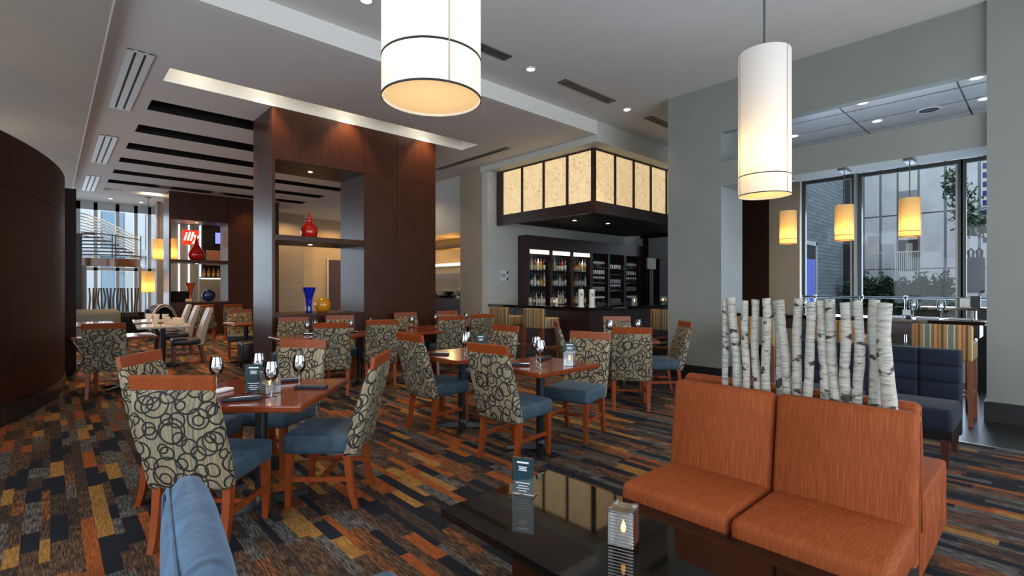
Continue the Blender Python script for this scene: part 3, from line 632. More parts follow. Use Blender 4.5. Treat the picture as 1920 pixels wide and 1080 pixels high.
t = thing('age_sign', 'small white wall sign reading 18+ beside the back bar', 'sign', (7.96, 8.89, 1.715)); bx('plate', 'card_white', (-.11, .13, -.006, .006, -.12, .12), t); text('18+', .13, 'black_paint', t, (-.02, -.008, .0), (R(90), 0, 0)); bx('emblem', 'bin_dark', (.075, .125, -.008, -.006, .04, .11), t); bx('emblem', 'bin_dark', (.075, .125, -.008, -.006, -.11, -.04), t)

# kitchen
kc = thing('kitchen_counter', 'dark kitchen pass counter under the warm-lit opening', 'counter', (7.55, 9.95, 0)); bx('counter_top', 'black_stone', (0, .6, 0.05, 6.9, 1.16, 1.22), kc)
t = thing('extractor_hood', 'tan canopy hood with bright light strip in the kitchen', 'hood', (8.9, 10.6, 2.05)); bx('hood_body', 'wall_beige', (0, .7, 0, 6, .12, .55), t); bx('hood_lip', 'brass', (-.03, 0, 0, 6, .52, .56), t); bx('light_strip', 'strip_warm', (.02, .3, 0, 6, .06, .12), t)
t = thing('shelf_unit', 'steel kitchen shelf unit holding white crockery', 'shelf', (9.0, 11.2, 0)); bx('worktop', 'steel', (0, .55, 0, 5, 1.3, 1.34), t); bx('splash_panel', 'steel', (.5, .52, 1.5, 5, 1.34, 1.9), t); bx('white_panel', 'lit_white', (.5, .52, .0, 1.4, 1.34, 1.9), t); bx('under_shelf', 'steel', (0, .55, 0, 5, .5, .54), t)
for k in (0, 1): bx('leg', 'steel', (.05, .1, k*4.9, k*4.9+.05, 0, 1.3), t); bx('leg', 'steel', (.45, .5, k*4.9, k*4.9+.05, 0, 1.3), t)
bowl = MB().lathe([(0, 0), (.05, 0), (.10, .05), (.13, .10), (.125, .10), (.09, .05), (0, .015)], 16)
for k in range(4): tag(bowl.build('bowl', 'ceramic', loc=(9.2, 11.35+k*.36, 1.345)), 'pale bowl in a row on the kitchen steel worktop', 'bowl', 'bowls on the kitchen worktop')
for k in range(5): tag(bowl.build('fruit_bowl' if k == 1 else 'bowl', 'black_metal' if k == 1 else 'ceramic', loc=(7.85, 10.55+k*.42, 1.22)), 'dark bowl among pale bowls on the kitchen pass' if k == 1 else 'pale bowl lined up on the kitchen pass counter', 'bowl', None if k == 1 else 'bowls on the kitchen pass')
for y_ in (10.9, 12.2, 13.5): spot((8.2, y_, 2.82), 60, (1, .60, .22), 120); spot((8.3, y_+.6, 2.45), 16, (1, .60, .22), kind='POINT', size=.08)  # the point lights are added to brighten the kitchen in orange
MB().disc(.05, 2.855, 14, (8.1, 12.2)).build('downlight', 'glow_down', bpy.data.objects['wall_kitchen'])

# wall behind the farther divider
t = thing('lit_sign', 'square red lit sign with white script letters hanging beyond the farther divider', 'sign', (3.39, 19.2, 2.84)); bx('light_box', 'sign_red', (-.23, .23, 0, .08, 0, .48), t)
text('illy', .40, 'sign_letters', t, (0, -.004, .26), (R(90), 0, 0), 'lettering', .25, .002, .008)
for x in (-.15, .15): MB().tube([(x, .04, .48), (x, .04, 1.4)], .006).build('hanging_rod', 'steel', t)
t = thing('television', 'small wall television glowing blue on the dark back wall', 'television', (4.75, 20.86, 3.05)); bx('housing', 'bar_dark', (-.32, .32, .0, .04, -.02, .42), t); bx('screen', 'tv_glow', (-.30, .30, -.004, 0, 0, .40), t)
t = thing('framed_print', 'small framed reddish print under the television', 'picture', (4.45, 20.88, 2.25)); bx('frame', 'frame_gold', (-.30, .36, -.02, .02, 0, .55), t); bx('print', 'print_red', (-.24, .30, -.025, -.02, .06, .49), t)
t = thing('wall_shelf', 'dark wall shelf with bright strip below it beyond the farther divider', 'shelf', (3.95, 20.55, 1.75)); bx('board', 'bar_dark', (0, 1.2, 0, .35, .03, .07), t); bx('light_strip', 'strip_warm', (0, 1.2, .02, .06, -.01, .03), t); bx('lower_panel', 'wall_beige', (0, 1.2, .34, .36, -1.0, 0), t)
for k in range(6):
    o = copy_tree(protos[2]); place(o, (4.06+k*.15, 20.7, 1.82), 0, 'amber bottle in the row on the shelf under the framed print', 'bottles on the far wall shelf'); o.scale = (1.3, 1.3, 1.1); o['category'] = 'bottle'

# ================================================================== LIGHT FITTINGS AND VENTS
def downlight(loc, label, watts, group=None, r=.055, angle=100, col=(1, .74, .45), grp=[]):
    t = thing('downlight', label, 'light', loc, 0, group)
    MB().lathe([(r, 0), (r*1.5, 0), (r*1.5, -.006), (r*1.05, -.012), (r, 0)], 20).build('trim_ring', 'white_metal', t); MB().disc(r, -.003, 20).build('lens', 'glow_down', t)
    spot((loc[0], loc[1], loc[2]-.03), watts, col, angle)
for x, l in ((2.48, 'recessed ceiling downlight half hidden at the top edge left of the large white pendant'), (4.96, 'recessed ceiling downlight just right of the large white pendant'), (7.3, 'recessed ceiling downlight nearest the grey column')): downlight((x, 4.98, 4.5), l, 120)
for (x, y), l in zip(((7.85, 1.70), (8.86, 1.74), (8.76, 2.82), (7.88, .6), (8.83, .6)), ('left of the two tile-ceiling downlights nearest the room', 'tile-ceiling downlight just left of the round speaker', 'tile-ceiling downlight in the dark reflection by the pendant', 'tile-ceiling downlight at the upper right beside the right column', 'tile-ceiling downlight at the lower right beside the right column')): downlight((x, y, 3.863), l, 30)
t = thing('ceiling_speaker', 'round dark speaker grille in the glossy tile ceiling', 'speaker', (8.83, 1.15, 3.864)); MB().lathe([(.11, 0), (.14, 0), (.14, -.008), (.11, -.012)], 24).build('rim', 'white_metal', t); MB().disc(.115, -.004, 24).build('grille', 'vent_dark', t)
for i, x in enumerate((-.5, 1.2)): spot((x, 3.0, 4.45), 110, (1, .82, .62), 110)
def vent(loc, along, length, label, w=.2, n=3, m='white_metal'):
    t = thing('slot_vent', label, 'vent', loc); L_ = length/2
    def B(u0, u1, v0, v1, z0, z1): return (v0, v1, u0, u1, z0, z1) if along == 'y' else (u0, u1, v0, v1, z0, z1)
    bx('dark_backing', 'vent_dark', B(-L_, L_, -w/2, w/2, -.004, 0), t)
    sw = (w-.028*n)/(n+1)
    for k in range(n+1):
        v = -w/2+(sw+.028)*k; bx('slat', m, B(-L_, L_, v, v+sw, -.012, -.004), t)
    for s in (-1, 1): bx('end_cap', m, B(min(s*L_, s*(L_-.05)), max(s*L_, s*(L_-.05)), -w/2, w/2, -.013, -.004), t)
    return t
vent((.80, 8.7, ZL), 'y', 2.6, 'long white slot vent in the lower ceiling nearest the camera', .27, 2)
vent((.80, 13.25, ZL), 'y', 2.7, 'long white slot vent in the lower ceiling, the middle of three', .27, 2)
vent((.80, 17.7, ZL), 'y', 2.6, 'long white slot vent in the lower ceiling, farthest by the glazing', .27, 2)
vent((4.15, 4.95, 4.5), 'x', .7, 'grey slot vent half hidden behind the large white pendant', .16, 2, 'frame_grey')
vent((6.2, 4.95, 4.5), 'x', 1.25, 'grey slot vent between the two bright ceiling downlights', .16, 2, 'frame_grey')
vent((8.3, 4.95, 4.5), 'x', .8, 'grey slot vent beside the grey column top', .16, 2, 'frame_grey')
vent((6.78, 8.7, ZL), 'y', 2.5, 'narrow dark slot vent in the lower ceiling by the bar canopy', .12, 1, 'frame_grey')
for y in (9.47, 11.0, 12.48, 13.95, 15.44, 16.93): spot((2.1, y, ZL+.34), 260, (1, .55, .20), 66); spot((4.6, y, ZL+.34), 150, (1, .58, .24), 66)
for x in (1.5, 2.4, 3.7, 5.2): spot((x, 7.90, 4.53), 4, (1, .90, .72), kind='POINT', size=.04)
for p_ in ((-1.2, 8.0, 3.3), (-.7, 12.0, 3.3), (-1.0, 16.0, 3.2)): spot(p_, 7, (1, .80, .55), kind='POINT', size=.2)  # unseen lights added above the curved wall to brighten the tan ceiling
for y in (18.4,): spot((2.3, y, ZL+.3), 60, (1, .78, .5), 130)
for x, y in ((1.4, 20.2), (2.2, 20.4), (.4, 20.3)): downlight((x, y, ZL), 'small downlight in the lower ceiling close to the far glazing', 45, 'downlights by the far glazing')
for x, y in ((6.5, 18.9), (8.6, 19.6), (9.2, 18.2)): spot((x, y, ZL-.05), 110, (1, .66, .30), 150)
for x, y in ((3.4, 19.8), (4.6, 19.9)): spot((x, y, ZL-.05), 50, (1, .75, .5), 140)
for x, y in ((6.6, 11.5), (6.6, 14.5)): spot((x, y, ZL-.05), 50, (1, .7, .42), 140)
# warm lamps that wash the left seating area
for x, y in ((.8, 11.6), (2.6, 11.2), (3.6, 13.6), (1.2, 14.6)): spot((x, y, ZL-.06), 70, (1, .6, .27), 120)

def pendant(loc, label, r, h, ztop, watts, fabric='pendant_fabric', bands=.18, canopy=False, group=None, seam=True):
    t = thing('pendant_lamp', label, 'lamp', loc, 0, group); n = 40
    s = MB().lathe([(r*.985, h), (r, h-.01), (r, .01), (r*.99, 0)], n).build('lamp_shade', fabric, t, ang=60)
    for z in (.004, bands*1.0): MB().lathe([(r*1.0, z-.005), (r*1.012, z-.004), (r*1.012, z+.004), (r*1.0, z+.005)], n).build('shade_band', 'black_metal' if r > .15 else 'frame_gold', s)
    for k in range(3):
        a = 2*math.pi*k/3+4.45; MB().bar((r*1.004*math.cos(a), r*1.004*math.sin(a), .01), (r*1.004*math.cos(a), r*1.004*math.sin(a), h), .005).build('seam', 'tan_panel', s)
    MB().disc(r*.97, .012, n).build('diffuser', 'diffuser', t)
    MB().tube([(0, 0, h*.45), (0, 0, ztop-loc[2])], .010 if r > .15 else .006, 8).build('rod', 'frame_grey', t)
    MB().tube([(0, 0, h*.30), (0, 0, h*.45)], [.03, .02], 10).build('lamp_holder', 'white_metal', t)
    for k in range(3):
        a = 2*math.pi*k/3; MB().bar((0, 0, h-.03), (r*.98*math.cos(a), r*.98*math.sin(a), h-.03), .006).build('spider_arm', 'steel', t)
    q = MB(); (q.rbox(-.13, .13, -.045, .045, ztop-loc[2]-.03, ztop-loc[2], b=.006) if canopy else q.lathe([(0, ztop-loc[2]-.03), (.07, ztop-loc[2]-.03), (.075, ztop-loc[2])], 20)); q.build('ceiling_canopy', 'frame_grey', t)
    p = spot((loc[0], loc[1], loc[2]+h*.30), watts, (1, .55, .16), kind='POINT', size=.05); return t
pendant((1.29, 1.94, 2.285), 'huge white drum pendant hanging in front of the ceiling step', .225, 1.34, 4.5, 9)
pendant((4.93, 1.84, 2.285), 'tall white cylinder pendant hanging in front of the grey column', .225, 1.34, 4.5, 20)
for y, l in ((1.16, 'small amber pendant under the window beam, nearest the right column'), (1.83, 'small amber pendant under the window beam, the middle of three'), (2.50, 'small amber pendant under the window beam, half behind the tall pendant')):
    pendant((7.32+.22, y, 2.03), l, .105, .46, 2.95, 4.5, 'pendant_warm', .07, True)
pendant((2.25, 19.2, 1.28), 'low hanging amber cylinder lamp in front of the far glazing', .17, .66, ZL, 12, 'pendant_warm', .05)
pendant((2.88, 19.4, 2.36), 'amber lamp hanging beside the lit sign, seen through the farther divider', .17, .66, ZL, 12, 'pendant_warm', .05)
pendant((2.62, 19.9, 2.36), 'amber lamp partly hidden by the edge of the farther divider', .17, .66, ZL, 12, 'pendant_warm', .05)

# ================================================================== DINING CHAIRS
def chair_proto():
    t = thing('dining_chair', 'x', 'chair')
    MB().rbox(-.222, .222, -.014, .014, .892, .972, b=.003, seg=1, M=Matrix.Rotation(R(8), 4, 'X') @ Matrix.Translation((0, .128, 0)) @ Matrix.Translation((0, .0, -.008))).build('top_rail', 'chair_wood', t, smooth=False)
    loops = []; uvs = []
    prof = [(.345, .150, .075, .222), (.36, .150, .085, .228), (.50, .112, .082, .230), (.65, .072, .075, .229), (.80, .030, .064, .225), (.885, .006, .050, .219), (.90, .003, .044, .214)]
    for z, yc, th, hw in prof:
        lp = []; u = []; acc = 0; pts = []
        rr = min(.022, th/2*.9)
        for (cx, cy, a0) in ((hw-rr, th/2-rr, 0), (-hw+rr, th/2-rr, 90), (-hw+rr, -th/2+rr, 180), (hw-rr, -th/2+rr, 270)):
            for k in range(4):
                a = R(a0+30*k); pts.append((cx+rr*math.cos(a), cy+rr*math.sin(a)))
        # crown the faces a little
        for i, (x, y) in enumerate(pts):
            lp.append((x, yc+y*(1+.10*(1-(x/hw)**2)), z))
            if i: acc += math.hypot(x-pts[i-1][0], y-pts[i-1][1])
            u.append((acc, z))
        acc += math.hypot(pts[0][0]-pts[-1][0], pts[0][1]-pts[-1][1]); u.append((acc, z)); loops.append(lp); uvs.append(u)
    MB().loft(loops, uv=uvs).build('backrest', 'ring_fabric', t, ang=70)
    MB().rbox(-.228, .228, .135, .575, .355, .485, b=.032, seg=4).build('seat', 'velvet_teal', t, ang=80)
    for s in (-1, 1):
        MB().bar((s*.195, .535, .36), (s*.195, .545, 0), .046, w1=.032).build('leg', 'chair_wood', t)
        q = MB(); lp = []
        for z, y, w in ((.36, .165, .046), (.22, .152, .042), (.10, .135, .038), (0, .108, .034)): lp.append([(s*.195-w/2, y-w/2, z), (s*.195+w/2, y-w/2, z), (s*.195+w/2, y+w/2, z), (s*.195-w/2, y+w/2, z)])
        q.loft(lp).build('leg', 'chair_wood', t, ang=60)
        MB().box(s*.195-.010, s*.195+.010, .145, .535, .175, .205).build('stretcher', 'chair_wood', t, smooth=False)
    MB().box(-.19, .19, .33, .35, .178, .202).build('stretcher', 'chair_wood', t, smooth=False)
    return t
proto = chair_proto(); used = [0]
def chair(x, y, head, label):
    o = proto if not used[0] else copy_tree(proto); used[0] = 1
    place(o, (x, y, 0), R(head-90), label, 'ring-patterned dining chairs'); return o
chair(.46, 3.06, 45, 'ring-patterned chair nearest the camera, its back towards us at the front left table')
chair(.46, 4.27, -38, 'ring-patterned chair on the left side of the front left table, orange rail tilted')
chair(1.62, 4.44, 216, 'ring-patterned chair facing us across the front left table')
chair(1.66, 3.12, 138, 'ring-patterned chair on the right of the front left table, seen from its side')
chair(2.58, 4.26, 2, 'ring-patterned chair tucked at the left of the middle table, blue seat to the right')
chair(4.03, 4.48, 182, 'ring-patterned chair facing us at the right of the middle table')
chair(2.56, 3.06, 6, 'large ring-patterned chair at the left of the table with the candle and menu stand')
chair(4.06, 3.22, 195, 'ring-patterned chair facing left behind the menu stand, wide blue seat')
chair(4.85, 3.24, 38, 'ring-patterned chair squarely turned away, in front of the grey column table')
chair(6.58, 4.68, 232, 'ring-patterned chair facing us at the bar side of the rear right table')
chair(6.27, 3.36, 140, 'ring-patterned chair beside the grey column, seen in profile')
chair(4.93, 4.46, -42, 'narrow profile of a ring-patterned chair in front of the bar stools')
chair(2.77, 7.98, 242, 'ring-patterned chair under the divider sill, left of two facing us')
chair(3.50, 7.96, 250, 'ring-patterned chair under the divider sill, right of two facing us')
chair(2.66, 6.32, 62, 'ring-patterned chair turned away just right of the divider post')
chair(3.44, 6.42, 70, 'ring-patterned chair turned away in front of the yellow vase side, seat to its left')
chair(4.78, 8.05, 262, 'ring-patterned chair against the right part of the near divider')
chair(5.72, 8.06, 258, 'ring-patterned chair at the right corner of the near divider')
chair(4.76, 6.58, 72, 'ring-patterned chair turned away behind the middle table')
chair(5.50, 6.70, 76, 'ring-patterned chair turned away, dark rail in front of the beige column')
chair(.50, 8.16, 75, 'ring-patterned chair by the curved wooden wall')
chair(2.90, 11.50, 258, 'orange-lit ring-patterned chair left of the near divider post')
chair(2.98, 15.2, 72, 'dim ring-patterned chair below the farther divider, left of two')
chair(3.62, 15.0, 72, 'dim ring-patterned chair below the farther divider, right of two')

# ================================================================== TABLES
def table(cx, cy, rz, label, sx=.84, sy=.84, h=.75, top='table_wood', edge='table_wood', ped=1, group=None):
    t = thing('dining_table', label, 'table', (cx, cy, 0), rz, group)
    MB().rbox(-sx/2, sx/2, -sy/2, sy/2, h-.038, h, b=.008).build('tabletop', top, t, smooth=False)
    MB().tube([(0, 0, .03), (0, 0, h-.04)], .038, 14).build('pedestal', 'black_metal', t)
    q = MB()
    for k in range(4):
        a = R(45+90*k); q.loft([[(math.cos(a)*r_-math.sin(a)*w, math.sin(a)*r_+math.cos(a)*w, z) for w, z in ((-ww, .0 if r_ > .2 else .005), (ww, 0 if r_ > .2 else .005), (ww*.7, zz), (-ww*.7, zz))] for r_, ww, zz in ((.0, .035, .06), (.18, .032, .045), (.30, .024, .022))])
    q.lathe([(.05, .0), (.05, .055), (.038, .08)], 14); q.build('base', 'black_metal', t)
    MB().box(-.22, .22, -.03, .03, h-.052, h-.038).build('top_plate', 'black_metal', t, smooth=False)
    return t
table(1.01, 3.50, R(48), 'square orange-wood table in the front left with glasses and a candle', .86, .86)
table(3.10, 4.10, 0, 'orange-wood table in the middle between two facing chairs', .72, .78)
table(3.19, 3.08, 0, 'red-wood table with the candle and menu stand in the centre', .76, .72)
table(5.65, 3.92, R(45), 'wood table hidden behind the squarely turned-away chair', .8, .8)
table(2.56, 7.03, 0, 'wood table in front of the divider, the left of two', .70, .64)
table(3.40, 7.03, 0, 'wood table in front of the divider, the right of two', .70, .64)
table(4.18, 6.78, 0, 'wood table with one glass, its corner left of the middle chairs', .62, .7)
table(4.92, 7.32, 0, 'far wood table against the right part of the divider', .66, .66)
table(5.72, 7.38, 0, 'far wood table near the kitchen opening', .7, .7)
table(.78, 8.95, 0, 'wood table hidden behind the chair by the curved wall', .68, .68)
table(.55, 12.3, 0, 'long wood table left of the pale marble tables', .72, 1.4)
table(1.50, 10.95, R(-4), 'pale marble table with cups, the nearer of two', .78, .85, top='marble')
table(1.62, 12.7, R(-4), 'pale marble table with cups, the farther of two', .78, .85, top='marble')
table(2.72, 10.35, R(4), 'small wood table left of the near divider post with a pale napkin', .62, .62)

# table settings
gw = MB().lathe([(0, 0), (.034, 0), (.034, .003), (.008, .008), (.0045, .02), (.0045, .085), (.010, .095), (.030, .108), (.041, .132), (.043, .155), (.038, .185), (.031, .215), (.0295, .215), (.0365, .185), (.0415, .155), (.039, .132), (.028, .112), (0, .098)], 24)
wp = [None]
def wine(x, y, z, label, s=1.0, group=None):
    if wp[0] is None: wp[0] = gw.build('wine_glass', 'drink_glass', ang=60); o = wp[0]
    else: o = wp[0].copy(); COL.objects.link(o)
    place(o, (x, y, z), 0, label, group); o['category'] = 'glass'; o.scale = (s, s, s)
Z = .7505
wine(.80, 3.72, Z, 'wine glass at the left corner of the front left table', 1.02)
wine(1.06, 3.74, Z, 'wine glass behind the menu stand on the front left table', 1.02)
wine(1.00, 3.27, Z, 'wine glass in front of the candle on the front left table', 1.02)
wine(1.24, 3.47, Z, 'wine glass at the right of the front left table')
wine(3.02, 3.96, Z, 'wine glass on the middle table, the nearer of two'); wine(3.20, 4.16, Z, 'wine glass on the middle table, the farther of two')
wine(3.02, 2.92, Z, 'wine glass on the table with the candle, the nearer of two', 1.08); wine(3.22, 3.16, Z, 'wine glass on the table with the candle, the farther of two', 1.08)
for x, y, l in ((5.62, 4.12, 'left wine glass on the table behind the squarely turned chair'), (5.50, 4.02, 'second wine glass at the left on the table behind the squarely turned chair'), (5.95, 3.88, 'right wine glass on the table behind the squarely turned chair')): wine(x, y, Z, l, 1.1)
wine(2.62, 7.02, Z, 'wine glass on the left table in front of the divider'); wine(3.20, 6.90, Z, 'wine glass on the right table in front of the divider', 1.0)
wine(3.6, 7.1, Z, 'wine glass peeping over the chair in front of the yellow vase side'); wine(4.27, 7.0, Z, 'wine glass alone on the table left of the middle chairs', 1.05)
wine(2.80, 7.2, Z, 'wine glass peeping over the chair right of the divider post')
wine(5.0, 7.4, Z, 'wine glass on the far table against the divider'); wine(5.72, 7.45, Z, 'wine glass on the far table near the kitchen, left'); wine(5.95, 7.3, Z, 'wine glass on the far table near the kitchen, right')
def napkin(x, y, z, rz, label, m='napkin_navy', cutlery=True):
    t = thing('napkin_roll', label, 'napkin', (x, y, z), rz)
    MB().rbox(-.105, .105, -.035, .035, 0, .020, b=.008, seg=3).build('napkin', m, t, ang=70)
    if cutlery:
        MB().loft([[(a, -.010+b, .021+c) for b, c in ((-w, 0), (w, 0), (w, .004), (-w, .004))] for a, w in ((-.10, .010), (-.05, .011), (-.02, .004), (.11, .006))]).build('fork', 'chrome', t); MB().bar((-.10, .012, .023), (.11, .012, .023), .011, .003).build('knife', 'chrome', t)
    return t
napkin(.84, 3.28, Z, R(-20), 'dark napkin roll with cutlery on the front left table nearest us')
napkin(1.28, 3.36, Z, R(-44), 'dark napkin roll with cutlery on the right of the front left table')
napkin(1.22, 3.72, Z, R(-15), 'dark napkin roll at the back of the front left table')
napkin(.78, 3.62, Z, R(30), 'white folded napkin behind the nearest chair rail', 'napkin_white', False)
napkin(2.86, 4.18, Z, R(-50), 'dark napkin roll with cutlery on the middle table'); napkin(2.96, 3.14, Z, R(-50), 'dark napkin roll with cutlery on the table with the candle')
napkin(3.42, 3.25, Z, R(20), 'dark napkin with cutlery behind the candle on the centre table')
napkin(4.05, 7.02, Z, R(-40), 'dark napkin roll on the table left of the middle chairs'); napkin(2.74, 7.20, Z, R(-40), 'dark napkin roll on the left table in front of the divider'); napkin(3.3, 7.12, Z, R(-40), 'dark napkin roll on the right table in front of the divider')
napkin(2.46, 10.5, Z, R(-60), 'pale napkin on the small table left of the divider post', 'napkin_white', False); napkin(1.0, 8.75, Z, R(-45), 'white napkin on the table by the curved wall', 'napkin_white', False)
votive((1.03, 3.40, Z), 'glowing ribbed glass candle holder on the front left table', 1.05, R(10)); votive((3.29, 2.83, Z), 'glowing ribbed glass candle holder on the centre table', .9, R(25))
def menu(x, y, z, rz, label, proto=[]):
    if proto: t = copy_tree(proto[0]); return place(t, (x, y, z), rz, label)
    t = thing('menu_stand', label, 'menu', (x, y, z), rz)
    bx('acrylic_base', 'acrylic', (-.062, .062, -.035, .035, 0, .004), t); bx('acrylic_sheet', 'acrylic', (-.055, .055, -.004, .004, .004, .185), t)
    c = bx('card', 'card_teal', (-.052, .052, -.002, .0025, .008, .181), t)
    for s in (-1, 1):
        f = -.005 if s < 0 else .005
        for z0, z1, w in ((.158, .166, .03), (.138, .142, .022), (.130, .134, .018), (.122, .126, .022), (.060, .064, .036), (.046, .049, .025), (.034, .037, .032), (.022, .025, .02)): bx('print_line', 'card_white', (-w, w, f-.0006, f+.0006, z0, z1), c)
    proto.append(t); return t
menu(1.71, 1.77, .40, R(-62), 'teal menu card in clear acrylic stand on the black coffee table')
menu(.955, 3.46, Z, R(-40), 'teal menu card in acrylic stand on the front left table'); menu(3.42, 2.94, Z, R(-52), 'teal menu card in acrylic stand beside the candle on the centre table'); menu(3.30, 4.05, Z, R(-45), 'teal menu card in acrylic stand on the middle table')
cup = MB().lathe([(0, 0), (.03, 0), (.042, .05), (.045, .085), (.041, .085), (.036, .02), (0, .01)], 14); cp = None
for k, (x, y, s) in enumerate(((1.62, 10.85, 1), (1.70, 11.0, 1.2), (1.78, 10.9, 1), (1.58, 11.1, 1.3), (1.40, 11.1, 1.1), (1.62, 12.6, 1.2), (1.75, 12.5, 1.2), (1.5, 12.7, 1.3), (1.8, 12.75, 1.1))):
    if cp is None: cp = cup.build('cup', 'ceramic'); o = cp; o['category'] = 'cup'
    else: o = cp.copy(); COL.objects.link(o)
    place(o, (x, y, Z), 0, 'cream cup among others on the %s marble table' % ('nearer' if y < 12 else 'farther'), 'cups on the marble tables'); o.scale = (s, s, s*1.25)
tag(bx('table_card', 'ceramic', (-.07, .07, -.05, .05, 0, .13), None, bev=.02, loc=(1.70, 10.72, Z)), 'pale patterned box at the edge of the nearer marble table', 'box')

# ================================================================== LOUNGE FURNITURE, PLANTER
t = thing('coffee_table', 'low black stone-topped table in the right foreground', 'table', (1.69, 1.2, 0)); bx('stone_top', 'black_stone', (-.365, .365, -1.2, .72, .365, .40), t, bev=.004); bx('pedestal', 'drum_wood', (-.33, .30, -.9, .27, 0, .365), t)
def bench(name, label, x0, yc, w, sgn, group, full):
    t = thing(name, label, 'bench', (x0, yc, 0), 0 if sgn > 0 else math.pi, group); h = w/2
    # local: +x towards the sitter; back plane at x=0
    lp = []
    for z, xf, th in ((.12 if full else .30, .10, .10), (.44, .10, .10), (.62, .078, .10), (.80, .052, .098), (.885, .04, .088), (.903, .026, .05)):
        e = .012 if z > .9 else 0; hh = h-e
        lp.append([(xf-th, -hh+.02, z), (xf-th+.02, -hh, z), (xf-.02, -hh, z), (xf, -hh+.02, z), (xf, hh-.02, z), (xf-.02, hh, z), (xf-th+.02, hh, z), (xf-th, hh-.02, z)])
    b = MB().loft(lp).build('backrest', 'orange_cloth', t, ang=50)
    for s in (-1, 1): MB().tube([(.02, s*(h+.001), .32), (.0, s*(h+.001), .62), (-.015, s*(h+.001), .87)], .004, 6).build('piping', 'orange_cloth', b)
    d = .56 if not full else .80
    if full: MB().rbox(.095, d, -h, h, .10, .465, b=.018, seg=3).build('seat', 'orange_cloth', t, ang=60)
    else: MB().rbox(.06, d, -h, h, .315, .468, b=.035, seg=4).build('seat', 'orange_cloth', t, ang=60)
    if not full: bx('base', 'black_paint', (-.0, d-.10, -h+.02, h-.02, .05, .32), t)
    for a in (.05, d-.1):
        for s in (-1, 1): bx('leg', 'black_metal', (a, a+.05, s*(h-.06)-.025, s*(h-.06)+.025, 0, .12), t)
    return t
bench('lounge_bench', 'orange bench facing the black table, the one nearer the dining tables', 2.62, 1.185, .525, -1, 'orange benches at the coffee table', False)
bench('lounge_bench', 'orange bench facing the black table, in the right foreground', 2.62, .640, .54, -1, 'orange benches at the coffee table', False)
bench('lounge_bench', 'orange bench behind the birch trunks, its seat end showing at the right', 2.86, .675, .55, 1, 'orange benches behind the birches', True)
bench('lounge_bench', 'orange bench behind the left birch trunks, only its top showing', 2.86, 1.24, .55, 1, 'orange benches behind the birches', True)
t = thing('planter_box', 'black planter box between the bench backs holding the birch trunks', 'planter', (2.74, .87, 0)); bx('box_body', 'black_paint', (-.078, .078, -.47, .53, .0, .78), t)
tr = [(1.23, 1.22, .014), (1.19, 1.145, .019), (1.11, 1.11, .016), (1.07, 1.055, .017), (1.01, 1.005, .018), (.975, .955, .015), (.94, .905, .018), (.86, .86, .018), (.80, .81, .018), (.76, .74, .02), (.72, .695, .019), (.66, .645, .019), (.61, .61, .019), (.55, .56, .021), (.51, .485, .025)]
for k, (yt, yb, r) in enumerate(tr):
    xo = 2.735+(.04 if k in (5, 13) else -.01*(k % 3)); pts = []; rad = []
    for i in range(9):
        f = i/8; z = .785+f*(1.36+.008*math.sin(k*2.1)-.785); j = math.sin(f*5+k*1.7)*.006+math.sin(f*9+k)*.003
        pts.append((0+j*.6, yb+(yt-yb)*f+j-yb, z-.785)); rad.append(r*1.15*(1.06-.10*f+.05*math.sin(f*17+k*3)))
    o = MB().tube(pts, rad, 12).build('birch_trunk', 'birch_bark', loc=(xo, yb, .785))
    pos = ('first (leftmost)', 'second', 'third', 'fourth', 'fifth', 'sixth', 'seventh', 'eighth', 'ninth', 'tenth', 'eleventh', 'twelfth', 'thirteenth', 'fourteenth', 'last (rightmost)')[k]
    tag(o, 'white birch trunk in the planter behind the benches, %s of fifteen from the left' % pos, 'trunk', 'birch trunks in the planter')
# blue slipper chair in the left foreground
t = thing('slipper_chair', 'light blue velvet chair with rounded back top at the bottom left', 'chair', (.255, 1.41, 0), R(-6.6))
lp = []
for z, x, th, hw in ((.16, .03, .13, .30), (.45, .015, .13, .335), (.60, .008, .138, .36), (.70, .005, .14, .372), (.77, .004, .136, .372), (.815, .004, .122, .362), (.845, .004, .10, .345), (.866, .004, .07, .32), (.877, .004, .03, .29)):
    n = 28; lp.append([(x+th/2*math.copysign(abs(math.cos(a))**.55, math.cos(a)), hw*math.copysign(abs(math.sin(a))**.45, math.sin(a)), z) for a in [2*math.pi*i/n for i in range(n)]])
MB().loft(lp).build('backrest', 'velvet_blue', t, ang=80)
MB().tube([(-.045, -.30, .30), (-.058, -.335, .6), (-.052, -.33, .82), (-.045, -.28, .852), (-.045, .28, .852), (-.052, .33, .82), (-.058, .335, .6), (-.045, .30, .30)], .005, 6).build('piping', 'velvet_blue', t)
MB().rbox(.05, .60, -.26, .22, .28, .46, b=.04, seg=4).build('seat', 'velvet_blue', t, ang=80)
bx('apron', 'velvet_blue', (.05, .57, -.25, .21, .14, .29), t, bev=.01)
for a in (.08, .52):
    for s in (-.22, .18): MB().bar((a, s, .15), (a, s, 0), .04, w1=.028).build('leg', 'door_wood', t)
